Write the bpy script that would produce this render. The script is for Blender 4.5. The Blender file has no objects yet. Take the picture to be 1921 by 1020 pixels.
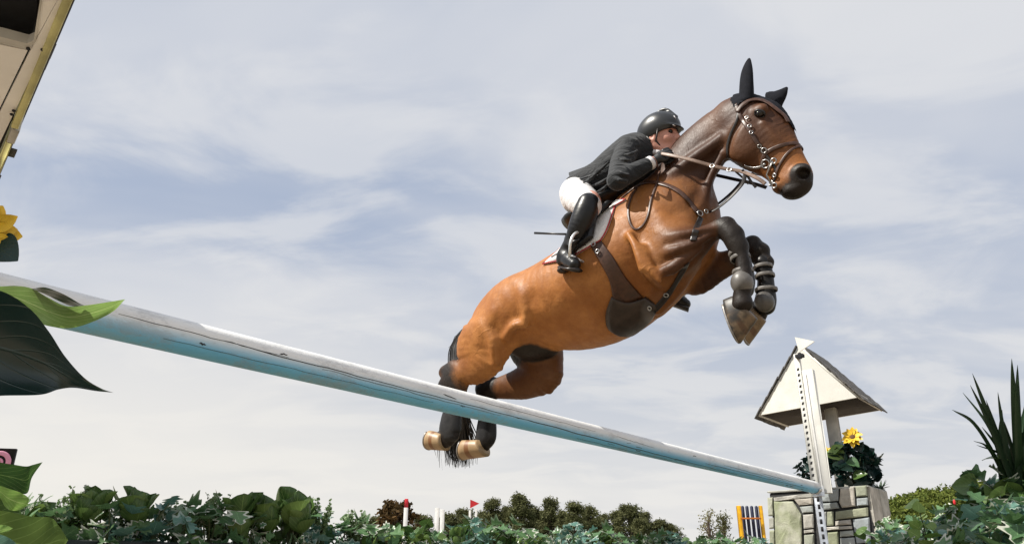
import bpy, math, random
import numpy as np
from mathutils import Vector, Matrix, noise
from mathutils.bvhtree import BVHTree
R = math.radians
SC = bpy.context.scene
COL = SC.collection

# ------------------------------------------------------------------ camera
IMG_W, IMG_H, FOC, PITCH, CAM_Z = 1921.0, 1020.0, 1400.0, R(21.4), 0.70
cam_d = bpy.data.cameras.new("camera")
cam_d.sensor_width = 36.0
cam_d.lens = 36.0 * FOC / IMG_W
cam_d.clip_end = 3000
cam_d.clip_start = 0.02
cam = bpy.data.objects.new("camera", cam_d)
cam.location = (0, 0, CAM_Z)
cam.rotation_euler = (R(90) + PITCH, 0, 0)
COL.objects.link(cam)
SC.camera = cam
SC.view_settings.view_transform = 'Standard'
SC.view_settings.look = 'None'
SC.view_settings.exposure = 0.45
SC.view_settings.gamma = 1.0
SC.render.film_transparent = False

# ------------------------------------------------------------------ sun and sky
SUN = Vector((-0.60, -0.13, 0.775)).normalized()
SUN_EL = math.asin(SUN.z)
world = bpy.data.worlds.new("World")
SC.world = world
world.use_nodes = True
def build_world():
    nt = world.node_tree
    for n in list(nt.nodes): nt.nodes.remove(n)
    N, L = nt.nodes.new, nt.links.new
    out = N('ShaderNodeOutputWorld'); bg = N('ShaderNodeBackground'); bg.inputs[1].default_value = 0.074
    L(bg.outputs[0], out.inputs[0])
    sky = N('ShaderNodeTexSky'); sky.sky_type = 'NISHITA'; sky.sun_disc = False
    sky.sun_elevation = SUN_EL; sky.sun_rotation = math.atan2(SUN.x, SUN.y)
    sky.air_density = 1.0; sky.dust_density = 2.0; sky.ozone_density = 1.0
    tc = N('ShaderNodeTexCoord')
    sep = N('ShaderNodeSeparateXYZ'); L(tc.outputs['Generated'], sep.inputs[0])
    def M(op, a, b=None, c=None, clamp=False):
        m = N('ShaderNodeMath'); m.operation = op; m.use_clamp = clamp
        for i, v in enumerate((a, b, c)):
            if v is None: continue
            if isinstance(v, (int, float)): m.inputs[i].default_value = v
            else: L(v, m.inputs[i])
        return m.outputs[0]
    zz = M('MAXIMUM', M('ADD', sep.outputs[2], 0.16), 0.05)
    u = M('DIVIDE', sep.outputs[0], zz); v = M('DIVIDE', sep.outputs[1], zz)
    comb = N('ShaderNodeCombineXYZ'); L(u, comb.inputs[0]); L(v, comb.inputs[1])
    def cloud(scale, rot, stretch, detail, lo, hi, loc, dist=0.6):
        mp = N('ShaderNodeMapping'); mp.inputs['Rotation'].default_value = (0, 0, rot)
        mp.inputs['Scale'].default_value = (scale, scale * stretch, 1)
        mp.inputs['Location'].default_value = loc
        L(comb.outputs[0], mp.inputs[0])
        nz = N('ShaderNodeTexNoise'); nz.inputs['Scale'].default_value = 1.0
        nz.inputs['Detail'].default_value = detail; nz.inputs['Roughness'].default_value = 0.55
        nz.inputs['Distortion'].default_value = dist
        L(mp.outputs[0], nz.inputs[0])
        mr = N('ShaderNodeMapRange'); mr.interpolation_type = 'SMOOTHSTEP'
        mr.inputs[1].default_value = lo; mr.inputs[2].default_value = hi
        L(nz.outputs[0], mr.inputs[0])
        return mr.outputs[0]
    def mix(fac, a, b):
        m = N('ShaderNodeMix'); m.data_type = 'RGBA'
        if isinstance(fac, (int, float)): m.inputs[0].default_value = fac
        else: L(fac, m.inputs[0])
        for s, val in ((m.inputs[6], a), (m.inputs[7], b)):
            if isinstance(val, tuple): s.default_value = val
            else: L(val, s)
        return m.outputs[2]
    # high thin overcast that greys the blue, then two layers of brighter streaks
    grey = (4.3, 5.0, 6.4, 1)
    pale = (7.3, 7.4, 7.7, 1)
    base = mix(0.90, sky.outputs[0], grey)
    c1 = cloud(0.50, R(28), 1.5, 5, 0.34, 0.62, (3.1, 1.7, 0), 0.35)
    c2 = cloud(1.9, R(24), 1.5, 8, 0.42, 0.62, (0.4, 5.2, 0), 0.5)
    col = mix(M('MULTIPLY', c1, 0.72), base, pale)
    col = mix(M('MULTIPLY', c2, 0.60), col, (7.7, 7.75, 7.9, 1))
    # the veil of cloud closes up towards the horizon, creamy on the sun side
    hz = N('ShaderNodeMapRange'); hz.interpolation_type = 'SMOOTHSTEP'
    hz.inputs[1].default_value = 0.42; hz.inputs[2].default_value = 0.02
    L(sep.outputs[2], hz.inputs[0])
    side = N('ShaderNodeMapRange'); side.inputs[1].default_value = 0.55; side.inputs[2].default_value = -0.45
    L(sep.outputs[0], side.inputs[0])
    hzf = M('MULTIPLY', hz.outputs[0], M('ADD', M('MULTIPLY', side.outputs[0], 0.55), 0.40), clamp=True)
    col = mix(hzf, col, (8.9, 8.6, 8.0, 1))
    L(col, bg.inputs[0])
build_world()
sun_d = bpy.data.lights.new("sun", 'SUN'); sun_d.energy = 5.0; sun_d.angle = R(0.5); sun_d.color = (1.0, 0.95, 0.86)
sun_o = bpy.data.objects.new("sun", sun_d); COL.objects.link(sun_o)
sun_o.rotation_euler = (-SUN).to_track_quat('-Z', 'Y').to_euler()
sun_o.location = (-6, -4, 8)

# ------------------------------------------------------------------ pixel -> place helpers
CAM = np.array((0.0, 0.0, CAM_Z))
cP, sP = math.cos(PITCH), math.sin(PITCH)
def ray(px, py):
    r = (px - IMG_W / 2) / FOC; u = (IMG_H / 2 - py) / FOC
    return np.array((r, cP - u * sP, sP + u * cP))
def W(px, py, D):                       # point seen at a pixel, D metres in front of the lens
    return CAM + ray(px, py) * D
def onplane(px, py, P0, n):
    d = ray(px, py); return CAM + d * (np.dot(np.asarray(P0) - CAM, n) / np.dot(d, n))
def atz(px, py, z):
    d = ray(px, py); return CAM + d * ((z - CAM_Z) / d[2])
def unit(v):
    v = np.asarray(v, float); return v / (np.linalg.norm(v) + 1e-12)

# ------------------------------------------------------------------ mesh helpers
def link(name, verts, faces, mat=None, parent=None, smooth=True, uvs=None, attr=None, mats=None, midx=None):
    """one mesh object from WORLD coordinates, re-expressed in its parent's frame"""
    verts = np.asarray(verts, float).reshape(-1, 3)
    org = world_loc(parent) if parent is not None else None
    me = bpy.data.meshes.new(name)
    v = verts if org is None else verts - org
    me.from_pydata([tuple(p) for p in v], [], [tuple(int(i) for i in f) for f in faces])
    for m in (mats or [mat]):
        if m is not None: me.materials.append(m)
    if midx is not None: me.polygons.foreach_set('material_index', np.asarray(midx, np.int32))
    if smooth: me.polygons.foreach_set('use_smooth', np.ones(len(me.polygons), bool))
    if uvs is not None:
        uvl = me.uv_layers.new(name='uv')
        li = np.empty(len(me.loops), np.int32); me.loops.foreach_get('vertex_index', li)
        uvl.data.foreach_set('uv', np.asarray(uvs, np.float32)[li].ravel())
    if attr is not None:
        a = me.color_attributes.new(name='mark', type='FLOAT_COLOR', domain='POINT')
        A = np.ones((len(verts), 4), np.float32); attr = np.asarray(attr, np.float32); A[:, :attr.shape[1]] = attr
        a.data.foreach_set('color', A.ravel())
    me.update()
    o = bpy.data.objects.new(name, me); COL.objects.link(o)
    if parent is not None: o.parent = parent
    return o
_loc = {}
def world_loc(o):
    p = np.zeros(3)
    while o is not None:
        p = p + np.array(o.location); o = o.parent
    return p
def tag(o, label=None, cat=None, group=None, kind=None):
    if label: o['label'] = label
    if cat: o['category'] = cat
    if group: o['group'] = group
    if kind: o['kind'] = kind
    return o
def thing(name, loc, label, cat, group=None):
    o = bpy.data.objects.new(name, None); COL.objects.link(o)
    o.location = tuple(float(c) for c in loc); o.empty_display_size = 0.1
    return tag(o, label, cat, group)
def copy_tree(o, parent=None):
    c = o.copy(); COL.objects.link(c)
    if parent is not None: c.parent = parent
    for ch in list(o.children): copy_tree(ch, c)
    return c
class MB:
    def __init__(s): s.v = []; s.f = []; s.a = []; s.uv = []
    def add(s, v, f, a=None, uv=None):
        o = len(s.v); v = [tuple(p) for p in v]
        s.v += v; s.f += [tuple(i + o for i in q) for q in f]
        s.a += ([tuple(a)] * len(v)) if (a is not None and np.ndim(a) == 1) else ([tuple(x) for x in a] if a is not None else [(0, 0, 0)] * len(v))
        s.uv += list(uv) if uv is not None else [(0.0, 0.0)] * len(v)
    def box(s, c, ax, ay, az, a=None, bev=0.0):
        c = np.asarray(c, float); ax = np.asarray(ax, float); ay = np.asarray(ay, float); az = np.asarray(az, float)
        if bev <= 0:
            v = [c + x * ax + y * ay + z * az for x in (-1, 1) for y in (-1, 1) for z in (-1, 1)]
            s.add(v, [(0, 1, 3, 2), (4, 6, 7, 5), (0, 4, 5, 1), (2, 3, 7, 6), (0, 2, 6, 4), (1, 5, 7, 3)], a)
        else:
            lx, ly, lz = (np.linalg.norm(q) for q in (ax, ay, az))
            bx, by, bz = (max(0.0, 1 - bev / max(l, 1e-6)) for l in (lx, ly, lz))
            vs = []; idx = {}
            for x in (-1, 1):
                for y in (-1, 1):
                    for z in (-1, 1):
                        for k, (fx, fy, fz) in enumerate(((1, by, bz), (bx, 1, bz), (bx, by, 1))):
                            idx[(x, y, z, k)] = len(vs); vs.append(c + x * fx * ax + y * fy * ay + z * fz * az)
            F = []
            for sgn in (-1, 1):
                F.append([idx[(sgn, -1, -1, 0)], idx[(sgn, 1, -1, 0)], idx[(sgn, 1, 1, 0)], idx[(sgn, -1, 1, 0)]][::sgn])
                F.append([idx[(-1, sgn, -1, 1)], idx[(1, sgn, -1, 1)], idx[(1, sgn, 1, 1)], idx[(-1, sgn, 1, 1)]][::-sgn])
                F.append([idx[(-1, -1, sgn, 2)], idx[(1, -1, sgn, 2)], idx[(1, 1, sgn, 2)], idx[(-1, 1, sgn, 2)]][::sgn])
            for y in (-1, 1):
                for z in (-1, 1):
                    F.append([idx[(-1, y, z, 1)], idx[(1, y, z, 1)], idx[(1, y, z, 2)], idx[(-1, y, z, 2)]])
            for x in (-1, 1):
                for z in (-1, 1):
                    F.append([idx[(x, -1, z, 0)], idx[(x, 1, z, 0)], idx[(x, 1, z, 2)], idx[(x, -1, z, 2)]])
                for y in (-1, 1):
                    F.append([idx[(x, y, -1, 0)], idx[(x, y, 1, 0)], idx[(x, y, 1, 1)], idx[(x, y, -1, 1)]])
                for y in (-1, 1):
                    for z in (-1, 1):
                        F.append([idx[(x, y, z, 0)], idx[(x, y, z, 1)], idx[(x, y, z, 2)]])
            s.add(vs, F, a)
    def tube(s, pts, r, n=8, a=None, cap=True, flat=1.0, up=(0, 0, 1)):
        P = np.asarray(pts, float); m = len(P)
        rr = np.full(m, r, float) if np.ndim(r) == 0 else np.asarray(r, float)
        T = np.gradient(P, axis=0); T /= np.linalg.norm(T, axis=1)[:, None] + 1e-12
        u = np.asarray(up, float); V = []
        if abs(np.dot(u, T[0])) > 0.95: u = np.array((1.0, 0.2, 0))
        for i in range(m):
            u = u - T[i] * np.dot(u, T[i]); u = unit(u); w = np.cross(T[i], u)
            for k in range(n):
                t = 2 * math.pi * k / n
                V.append(P[i] + rr[i] * (u * math.cos(t) * flat + w * math.sin(t)))
        F = [(i * n + k, i * n + (k + 1) % n, (i + 1) * n + (k + 1) % n, (i + 1) * n + k) for i in range(m - 1) for k in range(n)]
        if cap: F += [tuple(range(n))[::-1], tuple((m - 1) * n + k for k in range(n))]
        s.add(V, F, a)
    def ribbon(s, pts, nrm, w, t=0.004, a=None):
        """flat strap: width w across, thickness t along the normal, rounded edges"""
        P = np.asarray(pts, float); Nn = np.asarray(nrm, float); m = len(P)
        T = np.gradient(P, axis=0); T /= np.linalg.norm(T, axis=1)[:, None] + 1e-12
        V = []; ww = np.full(m, w, float) if np.ndim(w) == 0 else np.asarray(w, float)
        prof = ((-1, 0), (-.88, .8), (-.4, 1), (.4, 1), (.88, .8), (1, 0), (.8, -.5), (-.8, -.5))
        for i in range(m):
            nn = unit(Nn[i] - T[i] * np.dot(Nn[i], T[i])); c = np.cross(T[i], nn)
            for (x, y) in prof: V.append(P[i] + c * x * ww[i] / 2 + nn * y * t)
        n = len(prof)
        F = [(i * n + k, i * n + (k + 1) % n, (i + 1) * n + (k + 1) % n, (i + 1) * n + k) for i in range(m - 1) for k in range(n)]
        F += [tuple(range(n))[::-1], tuple((m - 1) * n + k for k in range(n))]
        s.add(V, F, a)
    def ellipsoid(s, c, r, n=12, m=8, M3=None, a=None):
        V = []; F = []
        for i in range(m + 1):
            ph = math.pi * i / m
            for k in range(n):
                th = 2 * math.pi * k / n
                p = np.array((math.sin(ph) * math.cos(th), math.sin(ph) * math.sin(th), math.cos(ph))) * np.asarray(r)
                if M3 is not None: p = np.asarray(M3) @ p
                V.append(np.asarray(c) + p)
        for i in range(m):
            for k in range(n): F.append((i * n + k, (i + 1) * n + k, (i + 1) * n + (k + 1) % n, i * n + (k + 1) % n))
        s.add(V, F, a)
    def torus(s, c, Rr, r, nrm, n=20, m=8, a=None, sx=1.0):
        nrm = unit(nrm); u = unit(np.cross(nrm, (0.13, 0.31, 0.94))); w = np.cross(nrm, u); V = []; F = []
        for i in range(n):
            t = 2 * math.pi * i / n; d = u * math.cos(t) * sx + w * math.sin(t)
            for k in range(m):
                q = 2 * math.pi * k / m
                V.append(np.asarray(c) + d * (Rr + r * math.cos(q)) + nrm * r * math.sin(q))
        for i in range(n):
            for k in range(m): F.append((i * m + k, ((i + 1) % n) * m + k, ((i + 1) % n) * m + (k + 1) % m, i * m + (k + 1) % m))
        s.add(V, F, a)
    def build(s, name, mat, parent=None, smooth=True, uv=False, attr=False):
        return link(name, s.v, s.f, mat, parent, smooth, uvs=s.uv if uv else None, attr=s.a if attr else None)
def catmull(P, n):
    P = np.asarray(P, float)
    if len(P) < 3:
        return np.array([P[0] + (P[-1] - P[0]) * t for t in np.linspace(0, 1, n + 1)])
    Q = np.vstack([2 * P[0] - P[1], P, 2 * P[-1] - P[-2]]); out = []
    for i in range(1, len(Q) - 2):
        for j in range(n):
            t = j / n
            out.append(0.5 * (2 * Q[i] + (Q[i + 1] - Q[i - 1]) * t + (2 * Q[i - 1] - 5 * Q[i] + 4 * Q[i + 1] - Q[i + 2]) * t * t + (-Q[i - 1] + 3 * Q[i] - 3 * Q[i + 1] + Q[i + 2]) * t ** 3))
    out.append(P[-1]); return np.array(out)

# ------------------------------------------------------------------ materials
class NT:
    def __init__(s, name):
        s.m = bpy.data.materials.new(name); s.m.use_nodes = True; s.nt = s.m.node_tree
        for n in list(s.nt.nodes): s.nt.nodes.remove(n)
        s.out = s.N('ShaderNodeOutputMaterial'); s.b = s.N('ShaderNodeBsdfPrincipled'); s.L(s.b.outputs[0], s.out.inputs[0])
    def N(s, t): return s.nt.nodes.new(t)
    def L(s, a, b): s.nt.links.new(a, b)
    def put(s, sock, v):
        if isinstance(v, (int, float)): sock.default_value = v
        elif isinstance(v, (tuple, list)): sock.default_value = tuple(v) + ((1,) if len(v) == 3 and sock.type == 'RGBA' else ())
        else: s.L(v, sock)
    def set(s, **k):
        mp = dict(col='Base Color', rough='Roughness', metal='Metallic', spec='Specular IOR Level', normal='Normal', coat='Coat Weight', coatr='Coat Roughness', sheen='Sheen Weight', trans='Transmission Weight', sss='Subsurface Weight')
        for a, v in k.items(): s.put(s.b.inputs[mp[a]], v)
        return s
    def math(s, op, a, b=0.0, clamp=False):
        m = s.N('ShaderNodeMath'); m.operation = op; m.use_clamp = clamp; s.put(m.inputs[0], a); s.put(m.inputs[1], b); return m.outputs[0]
    def mix(s, f, a, b, mode='MIX'):
        m = s.N('ShaderNodeMix'); m.data_type = 'RGBA'; m.blend_type = mode; s.put(m.inputs[0], f); s.put(m.inputs[6], a); s.put(m.inputs[7], b); return m.outputs[2]
    def noise(s, scale, detail=4, rough=0.55, coord='Object', stretch=(1, 1, 1), dist=0.0):
        tc = s.N('ShaderNodeTexCoord'); mp = s.N('ShaderNodeMapping'); mp.inputs['Scale'].default_value = stretch
        s.L(tc.outputs[coord], mp.inputs[0]); nz = s.N('ShaderNodeTexNoise')
        nz.inputs['Scale'].default_value = scale; nz.inputs['Detail'].default_value = detail; nz.inputs['Roughness'].default_value = rough
        nz.inputs['Distortion'].default_value = dist
        s.L(mp.outputs[0], nz.inputs[0]); return nz.outputs[0]
    def ramp(s, f, lo, hi, a=0.0, b=1.0):
        m = s.N('ShaderNodeMapRange'); m.interpolation_type = 'SMOOTHSTEP'
        for i, v in enumerate((f, lo, hi, a, b)): s.put(m.inputs[i], v)
        return m.outputs[0]
    def attr(s, name='mark'):
        a = s.N('ShaderNodeAttribute'); a.attribute_name = name; sp = s.N('ShaderNodeSeparateColor'); s.L(a.outputs['Color'], sp.inputs[0]); return sp.outputs
    def bump(s, h, strength=0.3, dist=0.01, nrm=None):
        b = s.N('ShaderNodeBump'); b.inputs['Strength'].default_value = strength; b.inputs['Distance'].default_value = dist; s.L(h, b.inputs['Height'])
        if nrm is not None: s.L(nrm, b.inputs['Normal'])
        s.L(b.outputs[0], s.b.inputs['Normal']); return b.outputs[0]
def simple(name, col, rough=0.6, var=0.25, scale=30, bump=0.15, dist=0.004, spec=0.5, metal=0.0, sheen=0.0, coat=0.0):
    t = NT(name); n = t.noise(scale, 5); n2 = t.noise(scale * 0.17, 3)
    f = t.math('MULTIPLY', n, n2)
    f = t.ramp(f, 0.12, 0.42)
    dark = tuple(c * (1 - var) for c in col); lite = tuple(min(1, c * (1 + var)) for c in col)
    t.set(col=t.mix(f, dark, lite), rough=t.ramp(n, 0.2, 0.8, rough * 0.85, min(1, rough * 1.15)), spec=spec, metal=metal, sheen=sheen, coat=coat)
    if bump: t.bump(n, bump, dist)
    return t.m
MAT = {}

# ------------------------------------------------------------------ smooth sculpting field (blended limbs -> ONE continuous surface)
class Field:
    def __init__(s): s.p = []
    def add(s, kind, data, k, mode, lo, hi): s.p.append((kind, data, k, mode, np.asarray(lo) - 0.10, np.asarray(hi) + 0.10))
    def sweep(s, st, k=0.03, n=4, mode='u'):
        """st: list of (p_top, p_bottom, halfwidth, (attr3)) ; ellipse section spanned by the pair and by the side direction"""
        C, U, A, B, AT, SD = [], [], [], [], [], []
        for q in st:
            t, b = np.asarray(q[0], float), np.asarray(q[1], float)
            C.append((t + b) / 2); U.append(t - b); B.append(q[2]); AT.append(q[3] if len(q) > 3 else (0, 0, 0))
        C = catmull(C, n); U = catmull(U, n); B = catmull(np.array(B)[:, None], n)[:, 0]; AT = catmull(AT, n)
        T = np.gradient(C, axis=0); T /= np.linalg.norm(T, axis=1)[:, None]
        Up = U - T * np.sum(U * T, axis=1)[:, None]
        A = np.linalg.norm(Up, axis=1) / 2; Un = Up / (2 * A[:, None])
        V = np.cross(T, Un); A = np.maximum(A, 0.004); B = np.maximum(B, 0.004)
        m = max(A.max(), B.max())
        s.add('s', (C, Un, V, A, B, AT), k, mode, C.min(0) - m, C.max(0) + m)
    def blob(s, c, r, M3=None, k=0.03, mode='u', at=(0, 0, 0)):
        r = np.asarray(r, float) * np.ones(3); M3 = np.eye(3) if M3 is None else np.asarray(M3)
        s.add('b', (np.asarray(c, float), r, M3, np.asarray(at, float)), k, mode, np.asarray(c) - r.max(), np.asarray(c) + r.max())
    def tube(s, pts, rad, k=0.02, n=4, mode='u', at=None):
        pts = np.asarray(pts, float); rad = np.asarray(rad, float) * np.ones(len(pts))
        T = np.gradient(pts, axis=0); ref = np.array((0.03, 1.0, 0.05)); st = []
        for i in range(len(pts)):
            u = unit(np.cross(T[i], ref))
            st.append((pts[i] + u * rad[i], pts[i] - u * rad[i], rad[i], at if at is not None else (0, 0, 0)))
        s.sweep(st, k, n, mode)
    def prim(s, kind, data, X):
        if kind == 'b':
            c, r, M3, at = data
            q = (X - c) @ M3; k0 = np.sqrt(((q / r) ** 2).sum(1)); k1 = np.sqrt(((q / r ** 2) ** 2).sum(1)) + 1e-9
            return k0 * (k0 - 1) / k1, None
        C, U, V, A, B, AT = data
        best = np.full(len(X), 9.0, np.float32); bt = np.zeros(len(X), np.float32)
        for j in range(len(C) - 1):
            d = C[j + 1] - C[j]; L2 = d @ d; L = math.sqrt(L2)
            q = X - C[j]; t = np.clip(q @ d / L2, 0, 1)
            q = q - t[:, None] * d
            a = A[j] + t * (A[j + 1] - A[j]); b = B[j] + t * (B[j + 1] - B[j]); e = np.minimum(a, b)
            u = U[j] + U[j + 1]; u = u / np.linalg.norm(u); v = V[j] + V[j + 1]; v = v / np.linalg.norm(v)
            lu, lv, lt = q @ u, q @ v, (q @ d) / L
            k0 = np.sqrt((lu / a) ** 2 + (lv / b) ** 2 + (lt / e) ** 2)
            k1 = np.sqrt((lu / a ** 2) ** 2 + (lv / b ** 2) ** 2 + (lt / e ** 2) ** 2) + 1e-9
            dd = np.where(k1 < 1e-6, -e, k0 * (k0 - 1) / k1)
            m = dd < best; best[m] = dd[m]; bt[m] = j + t[m]
        return best, bt
    def eval(s, X, attrs=False):
        X = np.asarray(X); D = np.full(len(X), 1.0)
        if attrs: WS = np.zeros(len(X)) + 1e-9; AS = np.zeros((len(X), 3))
        for kind, data, k, mode, lo, hi in s.p:
            m = np.all((X > lo) & (X < hi), axis=1)
            if not m.any(): continue
            d, bt = s.prim(kind, data, X[m]); D0 = D[m]
            if mode == 'u':
                h = np.clip(0.5 + 0.5 * (D0 - d) / k, 0, 1); D[m] = D0 * (1 - h) + d * h - k * h * (1 - h)
            else:
                h = np.clip(0.5 - 0.5 * (D0 + d) / k, 0, 1); D[m] = D0 * (1 - h) - d * h + k * h * (1 - h)
                d = -d
            if attrs:
                w = np.exp(-np.clip(np.abs(d) if mode != 'u' else d + 0.0, -0.01, 1) / 0.012)
                if kind == 's':
                    AT = data[5]; i = np.clip(bt.astype(int), 0, len(AT) - 2); f = (bt - i)[:, None]
                    a = AT[i] * (1 - f) + AT[i + 1] * f
                else: a = np.repeat(data[3][None], len(w), 0)
                if mode == 'p': pass
                WS[m] += w; AS[m] += a * w[:, None]
        return (D, AS / WS[:, None]) if attrs else D
    def mesh(s, h=0.008, relax=1):
        lo = np.min([p[4] for p in s.p if p[3] == 'u'], 0) + 0.07; hi = np.max([p[5] for p in s.p if p[3] == 'u'], 0) - 0.07
        K = 4; H = h * K
        n = np.ceil((hi - lo) / H).astype(int) + 1
        g = [lo[i] + H * (np.arange(n[i]) + 0.5) for i in range(3)]
        G = np.stack(np.meshgrid(*g, indexing='ij'), -1).reshape(-1, 3)
        Dc = s.eval(G).reshape(n)
        F = np.repeat(np.repeat(np.repeat(Dc, K, 0), K, 1), K, 2).astype(np.float32)
        act = np.argwhere(np.abs(Dc) < H * 1.5)
        off = np.stack(np.meshgrid(*[np.arange(K)] * 3, indexing='ij'), -1).reshape(-1, 3)
        idx = (act[:, None, :] * K + off[None]).reshape(-1, 3)
        for a in range(0, len(idx), 400000):
            ii = idx[a:a + 400000]; F[ii[:, 0], ii[:, 1], ii[:, 2]] = s.eval(lo + (ii + 0.5) * h)
        return self_nets(F, lo + 0.5 * h, h, s, relax)
def self_nets(F, lo, h, fld, relax):
    S = F < 0
    c = np.zeros(tuple(np.array(S.shape) - 1), np.int8)
    for i in (0, 1):
        for j in (0, 1):
            for k in (0, 1):
                c += S[i:S.shape[0] - 1 + i, j:S.shape[1] - 1 + j, k:S.shape[2] - 1 + k]
    cells = np.argwhere((c > 0) & (c < 8)); vid = np.full(c.shape, -1, np.int32); vid[tuple(cells.T)] = np.arange(len(cells))
    P = np.zeros((len(cells), 3)); cnt = np.zeros(len(cells))
    cor = [(0, 0, 0), (1, 0, 0), (0, 1, 0), (1, 1, 0), (0, 0, 1), (1, 0, 1), (0, 1, 1), (1, 1, 1)]
    val = [F[cells[:, 0] + a, cells[:, 1] + b, cells[:, 2] + d] for a, b, d in cor]
    for i in range(8):
        for j in range(i + 1, 8):
            if sum(abs(cor[i][q] - cor[j][q]) for q in range(3)) != 1: continue
            m = (val[i] < 0) != (val[j] < 0); t = val[i][m] / (val[i][m] - val[j][m])
            P[m] += np.array(cor[i]) + t[:, None] * (np.array(cor[j]) - np.array(cor[i])); cnt[m] += 1
    P = lo + (cells + P / cnt[:, None]) * h
    Q = []
    for ax in range(3):
        sl0 = [slice(None)] * 3; sl1 = [slice(None)] * 3; sl0[ax] = slice(0, -1); sl1[ax] = slice(1, None)
        E = np.argwhere(S[tuple(sl0)] != S[tuple(sl1)]); b1, b2 = (ax + 1) % 3, (ax + 2) % 3
        E = E[(E[:, b1] > 0) & (E[:, b2] > 0) & (E[:, b1] < c.shape[b1]) & (E[:, b2] < c.shape[b2])]
        q = []
        for d1, d2 in ((-1, -1), (0, -1), (0, 0), (-1, 0)):
            e = E.copy(); e[:, b1] += d1; e[:, b2] += d2; q.append(vid[tuple(e.T)])
        q = np.stack(q, 1); inside = S[tuple(E.T)]
        q[~inside] = q[~inside][:, ::-1]; Q.append(q[(q >= 0).all(1)])
    Q = np.vstack(Q)
    for _ in range(relax):                      # even the quads out, then pull back onto the field
        A = np.zeros_like(P); n = np.zeros(len(P))
        for i in range(4):
            np.add.at(A, Q[:, i], P[Q[:, (i + 1) % 4]]); np.add.at(n, Q[:, i], 1)
        P = P * 0.4 + 0.6 * A / np.maximum(n, 1)[:, None]
        for _ in range(1):
            d = fld.eval(P); e = 0.002; g = np.stack([fld.eval(P + np.eye(3)[i] * e) - d for i in range(3)], 1) / e
            g2 = (g ** 2).sum(1)[:, None]; P = P - np.clip(d[:, None] * g / np.maximum(g2, 0.3), -h, h)
    return P, Q

# ------------------------------------------------------------------ the jump's axes: the pole runs along PD, the horse crosses it along HD
PD = np.array((0.617, 0.787, 0.0)); PD /= np.linalg.norm(PD)
HD = np.array((PD[1], -PD[0], 0.0))
HP0 = W(880, 620, 4.5)
HO = HP0.copy(); HO[2] = HP0[2] - 0.62
RL = np.stack([HD, PD, np.array((0, 0, 1.0))])         # rows: local axes
def toL(p): return (np.asarray(p) - HO) @ RL.T
def toW(p): return np.asarray(p) @ RL + HO
CAML = toL(CAM)
def U(px, py, lat=0.0):                                # pixel -> point of the horse's own frame, lat metres toward its right side
    d = ray(px, py) @ RL.T; t = (-lat - CAML[1]) / d[1]; return CAML + d * t

BAY, DK, BL, CH = (0, 0, 0), (0, 0.6, 0), (1, 0, 0), (0, 0.3, 0)
def pairs(L, lat=0.0):
    out = []
    for q in L:
        la = q[6] if len(q) > 6 else lat
        out.append((U(q[0], q[1], la), U(q[2], q[3], la), q[4], q[5] if len(q) > 5 else BAY))
    return out
hf = Field()
# trunk
hf.sweep(pairs([(918, 598, 916, 640, .105), (930, 574, 931, 655, .17), (948, 551, 960, 655, .225), (974, 524, 1004, 650, .255),
                (1012, 507, 1045, 648, .275), (1060, 482, 1100, 648, .30), (1108, 452, 1158, 632, .31, (0, .05, 0)), (1152, 412, 1213, 596, .30, (0, .1, 0)),
                (1188, 376, 1258, 552, .265, (0, .2, 0)), (1222, 352, 1296, 508, .23, (0, .4, 0)), (1258, 354, 1308, 462, .18, (0, .8, 0)), (1280, 370, 1304, 430, .13, (0, 1, 0))]), k=.05, n=4)
# neck
hf.sweep(pairs([(1190, 372, 1290, 470, .15, (0, .3, 0)), (1213, 340, 1308, 436, .125, (0, .75, 0)), (1236, 308, 1318, 394, .105, (0, .95, 0)), (1262, 276, 1323, 356, .092, (0, 1, 0)),
                (1291, 244, 1343, 322, .082, (0, 1, 0)), (1326, 216, 1362, 292, .075, (0, .9, 0)), (1358, 197, 1384, 268, .07, (0, .8, 0))]), k=.06, n=4)
# head
HEAD = [(1380, 183, 1362, 240, .068, (0, .9, 0)), (1412, 174, 1362, 268, .092, (0, 1, 0)), (1449, 187, 1368, 300, .098, (0, 1, 0)), (1473, 218, 1392, 318, .086, (0, .95, 0)),
        (1487, 248, 1418, 328, .066, (0, .75, 0)), (1498, 273, 1440, 342, .052, (0, .45, 0)), (1509, 294, 1452, 355, .050, (.0, .25, 0)), (1519, 313, 1464, 366, .054, (.45, .3, 0)), (1521, 332, 1478, 368, .048, (1, .3, 0))]
hf.sweep(pairs(HEAD), k=.035, n=4)
hf.blob(U(1392, 266, .055), (.085, .04, .105), k=.04, at=(0, .85, 0)); hf.blob(U(1392, 266, -.055), (.085, .04, .105), k=.04, at=(0, .85, 0))   # cheeks
for s_ in (1, -1):
    hf.blob(U(1426, 206, .082 * s_), (.038, .02, .03), k=.02, at=(0, .8, 0))                      # brow
    hf.tube([U(1432, 232, .082 * s_), U(1452, 256, .066 * s_), U(1466, 272, .05 * s_)], (.010, .009, .006), k=.02, at=(0, .8, 0))  # facial crest
    hf.blob(U(1503, 322, .044 * s_), (.044, .024, .040), k=.02, at=(1, .2, 0))                     # flared nostril rim
hf.blob(U(1486, 362, 0), (.042, .046, .026), k=.02, at=(1, .2, 0))                                 # lower lip
hf.blob(U(1462, 352, 0), (.03, .038, .026), k=.02, at=(.6, .2, 0))                                 # chin
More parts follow.
